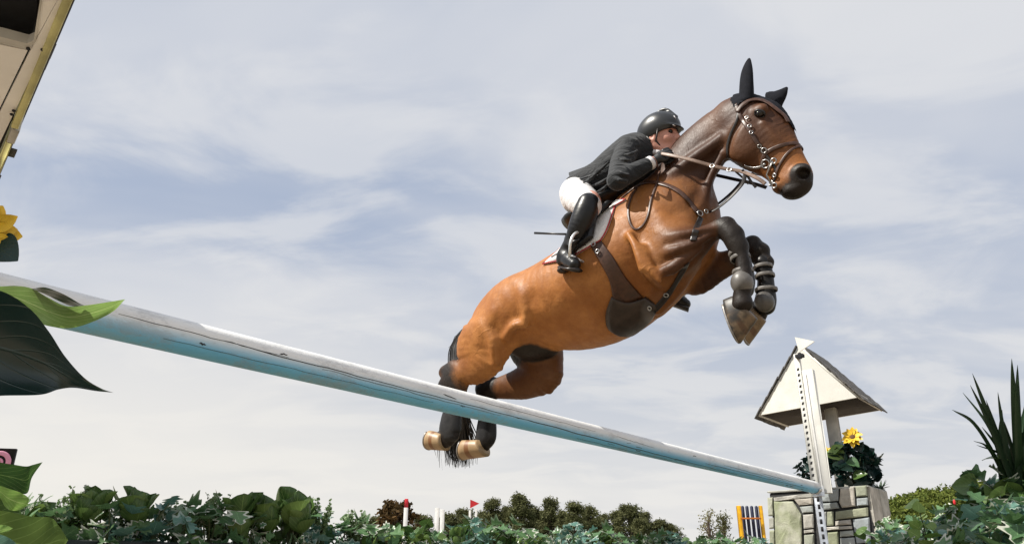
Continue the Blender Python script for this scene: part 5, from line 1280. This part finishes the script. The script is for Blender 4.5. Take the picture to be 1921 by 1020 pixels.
edge_leaf('lime_leaf', low, 'leaf_lime', [(-60, 900), (-10, 908), (20, 917), (40, 924), (54, 934), (52, 946)], [(-60, 960), (-10, 928), (10, 950), (22, 957), (40, 955), (52, 946)], 1.06, 1.02, tone=.2)
edge_leaf('leaf', low, 'leaf_broad', [(-50, 955), (10, 958), (60, 968), (95, 970), (110, 985), (128, 1012)], [(-50, 1060), (10, 1070), (50, 1080), (80, 1070), (110, 1040), (128, 1012)], 1.12, 1.05, tone=.7)
edge_leaf('leaf', low, 'leaf_broad', [(-60, 925), (0, 925), (22, 940), (40, 962), (30, 985)], [(-60, 1000), (-20, 1010), (0, 1005), (20, 1000), (30, 985)], 1.2, 1.16, tone=.3)
edge_leaf('lime_leaf', low, 'leaf_lime', [(-60, 990), (-10, 985), (10, 984), (24, 990)], [(-60, 1010), (-20, 1008), (5, 1001), (24, 990)], 1.04, 1.0, tone=.5)
edge_leaf('leaf', low, 'leaf_blue', [(-60, 1000), (-10, 1000), (20, 1010), (40, 1030)], [(-60, 1080), (-20, 1080), (10, 1060), (40, 1030)], 1.0, .98, tone=.2)
m = MB(); m.tube(catmull([W(-50, 940, 1.12), W(-60, 1050, 1.1), np.array((-.80, 1.02, 0))], 5), .007, 8); m.build('stem', MAT['stem'], low)
def sunflower(par, c, nrm, r_, np_=16, seed=0):
    random.seed(seed); nrm = unit(nrm); u_ = unit(np.cross(nrm, (0.1, .2, 1))); w_ = np.cross(nrm, u_); mb = MB()
    for layer in (0, 1):
        for i in range(np_):
            a = 2 * math.pi * (i + .5 * layer) / np_ + random.uniform(-.1, .1); d = u_ * math.cos(a) + w_ * math.sin(a)
            leaf(mb, c + d * r_ * .18 + nrm * .004 * layer, d + nrm * (.15 + .25 * layer), nrm, r_ * random.uniform(.75, .95) * (1 - .12 * layer), 'petal', curl=random.uniform(-.1, .45), cup=.3, nv=6, nu=1, wsc=1.3)
    mb.build('petals', MAT['petal'], par)
    m = MB(); M3 = np.stack([u_, w_, nrm], 1); m.ellipsoid(c + nrm * .006, (r_ * .26, r_ * .26, r_ * .12), 16, 8, M3); m.build('flower_heart', MAT['flower_heart'], par)
sf_ = thing('sunflower', (-1.05, 1.15, 0), 'yellow artificial sunflower half cut by the left edge', 'flower')
sc_ = W(-36, 434, 1.25); sunflower(sf_, sc_, view(-28, 432) + np.array((.5, 0, .1)), .058, 14, 3)
leafpx('leaf', sf_, 'leaf_dark', W(-24, 455, 1.26), W(30, 484, 1.24), view(0, 470) + np.array((0, 0, .3)), .9, kind='heart', curl=.1, cup=.1, tone=1.0, nv=10, nu=3)
m = MB(); m.tube(catmull([sc_, W(-40, 520, 1.3), np.array((-1.05, 1.15, 0))], 6), .006, 8); m.build('stem', MAT['stem'], sf_)

# ------------------------------------------------------------------ flowers on the stone pillar
random.seed(9)
pt = C1 - xF * (wF * .25) + PD * .26
def dark_bush(name, label, c, n, rad, mat, size, seed, group=None):
    b = thing(name, c, label, 'plant', group); random.seed(seed); mb = MB(); st = MB()
    for i in range(n):
        d = rnd_dir(.2); q = np.asarray(c) + d * np.array(rad) * random.uniform(.35, 1.0) + up * rad[2] * .9
        leaf(mb, q, unit(d + rnd_dir() * .8), unit(rnd_dir(1.0)), size * random.uniform(.6, 1.2), random.choice(('ivy', 'heart')), curl=random.uniform(0, .6), cup=.2, nv=10, var=random.random(), wav=.02, seed=i)
        if i % 5 == 0: st.tube([np.asarray(c), (np.asarray(c) + q) / 2 + up * .02, q], (.005, .003, .002), 5)
    mb.build('foliage', MAT[mat], b, uv=True, attr=True); st.build('stem', MAT['stem'], b); return b
pb = dark_bush('flowering_bush', 'dark leafy bush with yellow flowers on the right of the pillar top', C1 - xF * .13 + PD * .2, 170, (.20, .20, .21), 'leaf_dark', .085, 21)
cpos = onplane(1600, 820, C1 + PD * .05, nF); sunflower(pb, cpos, np.array((-.5, -.7, .5)), .095, 9, 5)
cpos = onplane(1549, 852, C1 + PD * .12, nF); sunflower(pb, cpos, np.array((-.7, -.5, .2)), .075, 8, 6)
for (bx, by, tx, ty, mt) in ((1560, 850, 1578, 832, 'leaf_lime'), (1552, 846, 1590, 858, 'leaf_lime'), (1575, 872, 1600, 880, 'leaf_blue'), (1562, 880, 1586, 866, 'leaf_blue'), (1590, 862, 1612, 872, 'leaf_ivy'), (1600, 895, 1624, 884, 'leaf_broad')):
    leafpx('leaf', pb, mt, onplane(bx, by, C1 + PD * .04, nF), onplane(tx, ty, C1 + PD * .01, nF), np.array((-.4, -.6, .6)), .8, kind='heart', curl=.2, cup=.2, nv=8, nu=2)
for i in range(9):
    a = random.uniform(-1, 1)
dark_bush('dark_bush', 'small dark leafy bush on the pillar top left of the upright', C1 - xF * .50 + PD * .2, 70, (.13, .13, .17), 'leaf_dark', .075, 22)
sk = thing('spiky_plant', C1 + PD * .55 - xF * .04, 'little dark spiky tuft at the back corner of the pillar', 'plant'); mb = MB()
for i in range(26):
    a = random.uniform(0, 6.28); leaf(mb, C1 + PD * .52 - xF * .03, (math.cos(a), math.sin(a), random.uniform(.2, 1.4)), rnd_dir(1), random.uniform(.07, .13), 'lance', curl=.2, nv=4, nu=1, wsc=.4)
mb.build('foliage', MAT['leaf_yucca'], sk, uv=True, attr=True)

# ------------------------------------------------------------------ hedge and yucca on the right
proto('r_ivy', plant_ivy(31, n=60, size=.07, hgt=.20, spread=.20), 'ivy_bush', 'pale-edged ivy clump in the right-hand greenery', 'ivy', 'ivy clumps on the right')
proto('r_dark', plant_ivy(32, 'leaf_broad', n=46, size=.09, hgt=.20, spread=.2, kind='heart'), 'leafy_bush', 'dark heart-leaved clump in the right-hand greenery', 'plant', 'leafy clumps on the right')
proto('r_blue', plant_ivy(33, 'leaf_blue', n=50, size=.075, hgt=.20, spread=.2), 'ivy_bush', 'blue-green ivy clump in the right-hand greenery', 'ivy', 'blue-green clumps on the right')
rb0 = atz(1650, 1035, CAM_Z + .10); 
for i, (x, y, D, key, sc) in enumerate(((1668, 1010, 4.6, 'r_dark', .8), (1700, 1010, 4.4, 'r_ivy', .85), (1740, 1012, 4.2, 'r_dark', .9), (1775, 1004, 4.0, 'r_ivy', .9), (1815, 1006, 3.8, 'r_blue', .9), (1850, 990, 3.7, 'r_ivy', .95), (1880, 972, 3.6, 'r_dark', 1.0), (1905, 950, 3.5, 'r_ivy', 1.1),
        (1935, 930, 3.4, 'r_dark', 1.1), (1690, 1040, 3.9, 'r_blue', .8), (1760, 1040, 3.7, 'r_ivy', .9), (1830, 1040, 3.4, 'r_dark', .9), (1895, 1020, 3.2, 'r_blue', 1.0), (1940, 990, 3.1, 'r_ivy', 1.1), (1860, 1030, 3.1, 'r_ivy', .9), (1915, 975, 3.6, 'r_blue', 1.1))):
    put(key, W(x, y + 14, D), sc, i * 1.3)
#
proto('limeup', plant_ivy(34, 'leaf_lime', n=12, size=.07, hgt=.22, spread=.04, kind='heart'), 'lime_plant', 'upright bright lime leaves left of the right-hand greenery', 'plant', None)
put('limeup', W(1740, 1010, 3.7), 1.0, .4)
rbx = thing('raised_bed', (W(1800, 1060, 3.9) * (1, 1, 0)), 'dark bed holding the greenery on the right', 'planter')
m = MB(); q0 = W(1655, 1060, 4.8); q1 = W(1990, 1060, 3.0); q0[2] = q1[2] = 0; dv = unit(q1 - q0); nv_ = np.array((-dv[1], dv[0], 0)); hh = (CAM_Z - .06) / 2
m.box((q0 + q1) / 2 + up * hh + nv_ * .1, dv * np.linalg.norm(q1 - q0) / 2, nv_ * .3, up * hh, bev=.01); m.build('bed_wall', MAT['box'], rbx)
yu = thing('yucca', W(1915, 925, 3.5) * (1, 1, 0), 'tall dark yucca with long pointed blades at the right edge', 'yucca')
yb = W(1912, 925, 3.5)
for (tx, ty, sag, w_) in ((1786, 768, .20, .026), (1824, 700, .05, .036), (1820, 722, .08, .026), (1806, 736, .10, .022), (1898, 672, 0, .046), (1909, 684, .0, .040), (1880, 768, .03, .040), (1884, 790, .10, .025), (1826, 826, .28, .022), (1832, 834, .25, .022), (1945, 690, 0, .05), (1960, 730, .1, .05), (1850, 750, .06, .030), (1930, 740, .0, .045), (1872, 735, .04, .03), (1842, 800, .12, .022), (1990, 780, .2, .05), (1905, 730, .0, .04)):
    mb = MB(); tip = W(tx, ty, 3.5 + random.uniform(-.2, .2)); bs = yb + np.array((random.uniform(-.05, .03), random.uniform(-.05, .05), -.03)); L_ = np.linalg.norm(tip - bs)
    dch = tip - bs; dn = unit(dch); up2 = unit(up - dn * dn[2]); V = []; UV = []; AT = []; nvv = 16; sd0 = unit(np.cross(dch, view(tx, ty) + rnd_dir() * .5)); tone = random.random()
    C = catmull([bs, bs + dch * .33 + up2 * sag * L_ * .75, bs + dch * .68 + up2 * sag * L_ * .8, tip], 6); nvv = len(C) - 1
    for i in range(nvv + 1):
        t = i / nvv; T2 = unit(C[min(nvv, i + 1)] - C[max(0, i - 1)]); sdv = unit(sd0 - T2 * np.dot(sd0, T2)); nn = np.cross(sdv, T2); w2 = w_ * .5 * (min(1, .55 + t * 1.3) * (1 - t ** 2.2) ** .8) + .0006
        for x in (-1, -.5, 0, .5, 1): V.append(C[i] + sdv * w2 * x + nn * w2 * (x * x) * .6); UV.append((.5 + x / 2, t)); AT.append((tone, 0, 0))
    F = [(i * 5 + j, i * 5 + j + 1, (i + 1) * 5 + j + 1, (i + 1) * 5 + j) for i in range(nvv) for j in range(4)]
    mb.add(V, F, AT, UV); mb.build('blade', MAT['leaf_yucca'], yu, uv=True, attr=True)
m = MB(); m.tube([yb * (1, 1, 0), yb * (1, 1, .5), yb + up * .03], (.04, .035, .03), 10); m.build('trunk', MAT['stem'], yu)

# ------------------------------------------------------------------ far things
MAT['bark'] = simple('bark', (.10, .075, .055), .9, .3, 20, .6, .02)
def m_far(name, a_, b_):
    t = NT(name); at = t.attr(); t.set(col=t.mix(at[0], a_, b_), rough=.8, spec=.1)
    tr = t.N('ShaderNodeBsdfTranslucent'); t.L(t.mix(at[0], a_, b_), tr.inputs[0]); mx = t.N('ShaderNodeMixShader'); mx.inputs[0].default_value = .3
    t.L(t.b.outputs[0], mx.inputs[1]); t.L(tr.outputs[0], mx.inputs[2]); t.L(mx.outputs[0], t.out.inputs[0]); return t.m
MAT['pine'] = m_far('pine_needles', (.075, .080, .035), (.18, .185, .085)); MAT['spring'] = m_far('spring_foliage', (.075, .105, .022), (.21, .24, .055)); MAT['rust'] = m_far('rusty_foliage', (.05, .035, .015), (.14, .085, .035)); MAT['bare'] = m_far('budding_twigs', (.14, .13, .06), (.26, .25, .13))
def tree_mesh(seed, H, Wd, shape, n, ls):
    random.seed(seed); fo = MB(); tr = MB(); tr.tube(catmull([(0, 0, 0), (.02 * H, 0, H * .4), (0, 0, H * .9)], 5), np.linspace(H * .03, H * .006, 11), 7)
    cl = []
    nb = 60 if shape != 'bare' else 26
    for i in range(nb):
        t = random.uniform(.22, 1.0); a = random.uniform(0, 6.28)
        pr = {'pine': (1 - t) ** .7 * .85 + .12, 'round': math.sqrt(max(0, 1 - (2 * (t - .58) / .9) ** 2)) + .05, 'bare': .2 + .7 * math.sin(math.pi * t)}[shape]
        r_ = Wd * pr * random.uniform(.5, 1.0); c = np.array((r_ * math.cos(a), r_ * math.sin(a), H * (t + (.05 if shape == 'pine' else 0) * random.random())))
        tr.tube([(0, 0, H * max(.1, t - .18)), c * (.5, .5, 1) - np.array((0, 0, H * .05)), c], (H * .010, H * .007, H * .003), 5); cl.append((c, H * random.uniform(.07, .12)))
    for i in range(n):
        c, s_ = random.choice(cl); d = rnd_dir(.0); q = c + d * s_ * random.uniform(.3, 1.05) * (1, 1, .8); l = ls * H * random.uniform(.6, 1.4); u_ = rnd_dir(); w_ = unit(np.cross(u_, rnd_dir()))
        if shape == 'pine': w_ = w_ * .45
        fo.add([q - u_ * l, q - w_ * l * .7, q + u_ * l, q + w_ * l * .7], [(0, 1, 2, 3)], (random.random() ** 1.5, 0, 0))
    return fo, tr
def tree(name, seed, H, Wd, shape, n, ls, mat, label, group, loc):
    fo, tr = tree_mesh(seed, H, Wd, shape, n, ls); o = bpy.data.objects.new(name, None); COL.objects.link(o); tag(o, label, 'tree', group)
    for nm, mb, mt in (('crown', fo, mat), ('trunk', tr, 'bark')):
        c = link(nm, mb.v, mb.f, MAT[mt], None, attr=mb.a if nm == 'crown' else None, smooth=False); c.parent = o
    o.location = tuple(loc); return o
def foot(px, D): q = W(px, 1050, D); q[2] = 0; return q
def Hof(py, D): return CAM_Z + D * (sP + (IMG_H / 2 - py) / FOC * cP)
pines = []
for i, (x, y, D, wd) in enumerate(((922, 940, 62, .9), (976, 930, 60, 1.1), (1035, 940, 64, 1.0), (1082, 946, 58, .9), (1108, 952, 60, .8), (1187, 952, 66, 1.25), (1135, 968, 70, .8), (1000, 955, 66, 1.0), (1212, 965, 70, .9), (1060, 962, 62, .9), (905, 962, 66, .8), (955, 955, 64, .9), (1160, 962, 70, .9), (700, 972, 70, 1.2), (735, 968, 72, 1.1), (790, 970, 70, 1.3), (840, 966, 68, 1.2), (870, 960, 70, 1.2), (1120, 975, 64, 1.2), (1240, 978, 70, 1.2), (940, 965, 64, 1.1), (1020, 962, 66, 1.1), (1262, 985, 70, 1.2), (1205, 978, 60, 1.0))):
    H = Hof(y, D)
    if i < 3: o = tree('pine_tree', 40 + i, H, H * .34 * wd, 'pine', 8500, .021, 'pine', 'olive green pine in the far row behind the flower box', 'far pines behind the flower box', foot(x, D)); pines.append((o, H))
    else:
        b, h0 = pines[i % 3]; o = copy_tree(b); o.location = tuple(foot(x, D)); o.scale = (H / h0 * wd * 1.2, H / h0 * wd * 1.2, H / h0); o.rotation_euler = (0, 0, i * 1.1)
    if i == 1: o['label'] = 'tallest olive pine of the far row in the middle'
    if i == 5: o['label'] = 'rounded far pine standing apart right of the row'
tree('rusty_shrub', 61, Hof(936, 22), .62, 'round', 2600, .03, 'rust', 'rusty brown shrub beside the red-topped post', None, foot(738, 22))
tree('bare_tree', 62, Hof(958, 30), .62, 'bare', 900, .014, 'bare', 'thin budding tree left of the yellow and blue gate', None, foot(1336, 30))
tree('cone_shrub', 63, Hof(966, 16), .18, 'pine', 1800, .02, 'pine', 'narrow dark cone shrub beside the yellow and blue gate', None, foot(1364, 16))
woods = []
random.seed(77)
for i, (x, y, D) in enumerate(((1690, 938, 120), (1712, 934, 110), (1735, 925, 118), (1752, 930, 112), (1770, 918, 120), (1788, 922, 112), (1808, 913, 122), (1826, 918, 115), (1846, 908, 120), (1862, 905, 112), (1880, 902, 118), (1897, 905, 112), (1700, 952, 95), (1730, 948, 96), (1762, 944, 95), (1795, 940, 97), (1830, 934, 95), (1860, 928, 96), (1895, 922, 96), (1680, 958, 100), (1925, 905, 115), (1745, 962, 80), (1785, 958, 82), (1825, 955, 80), (1865, 950, 82), (1715, 966, 80))):
    H = Hof(y, D)
    if i < 3: o = tree('broadleaf_tree', 80 + i, H, H * .34, 'round', 6500, .020, 'spring', 'yellow-green tree in the far wood on the right', 'trees of the far wood', foot(x, D)); woods.append((o, H))
    else: b, h0 = woods[i % 3]; o = copy_tree(b); o.location = tuple(foot(x, D)); s_ = H / h0; o.scale = (s_ * 1.1, s_ * 1.1, s_); o.rotation_euler = (0, 0, i * .9)
# far jump stands with red flags
MAT['red'] = simple('red_cloth', (.62, .02, .03), .7, .2, 30, .2, .002); MAT['navy'] = simple('navy_paint', (.012, .016, .05), .5, .3, 20, .2, .002); MAT['amber'] = simple('yellow_paint', (.80, .42, .01), .5, .15, 20, .2, .002); MAT['orange'] = simple('orange_paint', (.60, .18, .02), .5, .15, 20, .2, .002); MAT['pink'] = simple('pink_paint', (.70, .30, .42), .5, .1, 20, .1, .002); MAT['grey_trunk'] = MAT['bark']
def stand(px, ytop, D, w, label, flag=None, red=False):
    q = foot(px, D); H = Hof(ytop, D); s_ = thing('jump_wing', q, label, 'jump stand'); m = MB(); m.box((q[0], q[1], H / 2), (w / 2, 0, 0), (0, w / 2, 0), (0, 0, H / 2), bev=.005); m.build('post', MAT['white_paint'], s_)
    if red: m = MB(); m.box((q[0], q[1], H + .10), (w * .45, 0, 0), (0, w * .45, 0), (0, 0, .10), bev=.01); m.build('red_top', MAT['red'], s_)
    if flag: 
        m = MB(); z = H + .05; m.add([(q[0], q[1], z + .22), (q[0] + .24, q[1], z + .12), (q[0], q[1], z), (q[0], q[1] + .01, z + .22), (q[0] + .24, q[1] + .01, z + .12), (q[0], q[1] + .01, z)], [(0, 2, 1), (3, 4, 5), (0, 1, 4, 3), (1, 2, 5, 4), (2, 0, 3, 5)]); m.build('flag', MAT['red'], s_, smooth=False)
    return s_
stand(757, 949, 17, .09, 'white far upright with a red top beside the rusty shrub', red=True)
stand(880, 954, 19, .06, 'slim white far upright flying a red pennant', flag=True)
stand(892, 952, 19.4, .05, 'slim plain white upright right of the pennant')
def panel(x0, x1, ytop, D, label, mat, name='white_panel', cat='jump panel'):
    a_, b_ = foot(x0, D), foot(x1, D); H = Hof(ytop, D); p = thing(name, (a_ + b_) / 2, label, cat); n_ = max(2, int(np.linalg.norm(b_ - a_) / .12)); d = (b_ - a_) / n_
    for i in range(n_):
        m = MB(); c = a_ + d * (i + .5); hh_ = H * (1 - .02 * ((i * 7) % 3)); m.box((c[0], c[1], hh_ / 2), d * .42, np.array((0, .012, 0)), (0, 0, hh_ / 2), bev=.004); m.build('slat', MAT[mat], p)
    return p
panel(812, 832, 949, 18, 'white slatted panel behind the flower box in the middle', 'white_paint')
wp = panel(1817, 1836, 948, 14, 'white panel peeking over the right-hand greenery', 'white_paint'); q = foot(1813, 14); m = MB(); H = Hof(944, 14); m.box((q[0], q[1], H / 2), (.03, 0, 0), (0, .03, 0), (0, 0, H / 2), bev=.004); m.build('side_post', MAT['hole'], wp); m = MB(); H2 = Hof(938, 14); m.ellipsoid((q[0], q[1], H2), (.025, .025, .05), 8, 6); m.build('red_tip', MAT['red'], wp)
# yellow and navy gate wing behind the pillar
gt = thing('gate_wing', foot(1417, 9.5), 'navy slatted wing with yellow posts left of the stone pillar', 'jump wing')
def gpost(x, ytop, D, w, mat, par, nm='slat', r=True):
    q = foot(x, D); H = Hof(ytop, D); m = MB()
    if r: m.tube([(q[0], q[1], 0), (q[0], q[1], H - w * .4), (q[0], q[1], H - w * .1), (q[0], q[1], H)], (w / 2, w / 2, w * .35, w * .05), 12)
    else: m.box((q[0], q[1], H / 2), (w / 2, 0, 0), (0, .02, 0), (0, 0, H / 2), bev=.006)
    return m.build(nm, MAT[mat], par)
gpost(1396, 945, 9.5, .055, 'amber', gt, 'yellow_post', False); gpost(1438, 945, 9.5, .045, 'amber', gt, 'yellow_post', False)
for x in (1403.5, 1412, 1421, 1430): gpost(x, 945, 9.55, .042, 'navy', gt)
a_, b_ = foot(1398, 9.46), foot(1437, 9.46); m = MB(); z = Hof(970, 9.46); m.box(((a_ + b_) / 2 + up * z), (b_ - a_) / 2, np.array((0, .010, 0)), up * .010, bev=.003); m.build('orange_rail', MAT['orange'], gt)
yb_ = thing('yellow_wing', foot(1672, 9.0), 'yellow and black striped wing just right of the stone pillar', 'jump wing'); gpost(1671, 938, 9.0, .065, 'hole', yb_, 'dark_post', False)
for y0, y1 in ((938, 951), (958, 970)):
    q = foot(1673.5, 8.95); z0, z1 = Hof(y1, 8.95), Hof(y0, 8.95); m = MB(); m.box((q[0], q[1], (z0 + z1) / 2), (.035, 0, 0), (0, .012, 0), (0, 0, (z1 - z0) / 2), bev=.006); m.build('yellow_plate', MAT['amber'], yb_)
# black board with a pink scroll at the left edge
sg = thing('scroll_board', foot(0, 5.0), 'black board with a pink scroll painted on it at the left edge', 'board')
p_ = W(4, 862, 5.0); nb_ = unit(np.array((.25, -1, 0))); xb = unit(np.array((1, .25, 0))); m = MB(); m.box(p_ - xb * .05 - up * .05, xb * .125, nb_ * .012, up * .125, bev=.003); m.build('panel', MAT['hole'], sg)
m = MB(); pts = []
for t in np.linspace(0, 1, 44):
    a = R(-60 + 520 * t); r_ = .070 * (1 - t * .82); pts.append(p_ - xb * .018 - up * .012 + nb_ * .015 + xb * r_ * math.cos(a) + up * r_ * math.sin(a))
m.ribbon(pts, [nb_] * len(pts), np.linspace(.036, .014, 44), .002); m.build('painted_scroll', MAT['pink'], sg)
m = MB(); m.box((p_[0] - .05, p_[1], (p_[2] - .17) / 2), xb * .02, nb_ * .015, up * (p_[2] - .17) / 2); m.build('post', MAT['hole'], sg)

# labels that single each repeat out, by its look first and then by its place in the row
ORD = ['leftmost', 'second', 'third', 'fourth', 'fifth', 'sixth', 'seventh', 'eighth', 'ninth', 'tenth', 'eleventh', 'twelfth', 'thirteenth', 'fourteenth', 'fifteenth', 'sixteenth', 'seventeenth', 'eighteenth', 'nineteenth', 'twentieth', 'twenty-first', 'twenty-second', 'twenty-third', 'twenty-fourth', 'twenty-fifth', 'twenty-sixth', 'twenty-seventh', 'twenty-eighth', 'twenty-ninth', 'thirtieth']
def colpx(o):
    p = world_loc(o) - CAM; return p[0] / (p[1] * cP + p[2] * sP)
groups = {}
for o in SC.objects:
    if o.get('group') and o.parent is None: groups.setdefault(o['group'], []).append(o)
for gname, mem in groups.items():
    mem.sort(key=colpx)
    if len(mem) < 2: continue
    base = mem[len(mem) // 2]['label'] if len(set(m_['label'] for m_ in mem)) == 1 else None
    labs = {}
    for m_ in mem: labs.setdefault(m_['label'], []).append(m_)
    for lb, ms in labs.items():
        if len(ms) < 2: continue
        for i, m_ in enumerate(ms): m_['label'] = ('leftmost ' + lb) if i == 0 else (ORD[min(i, len(ORD) - 1)] + ' from the left: ' + lb)
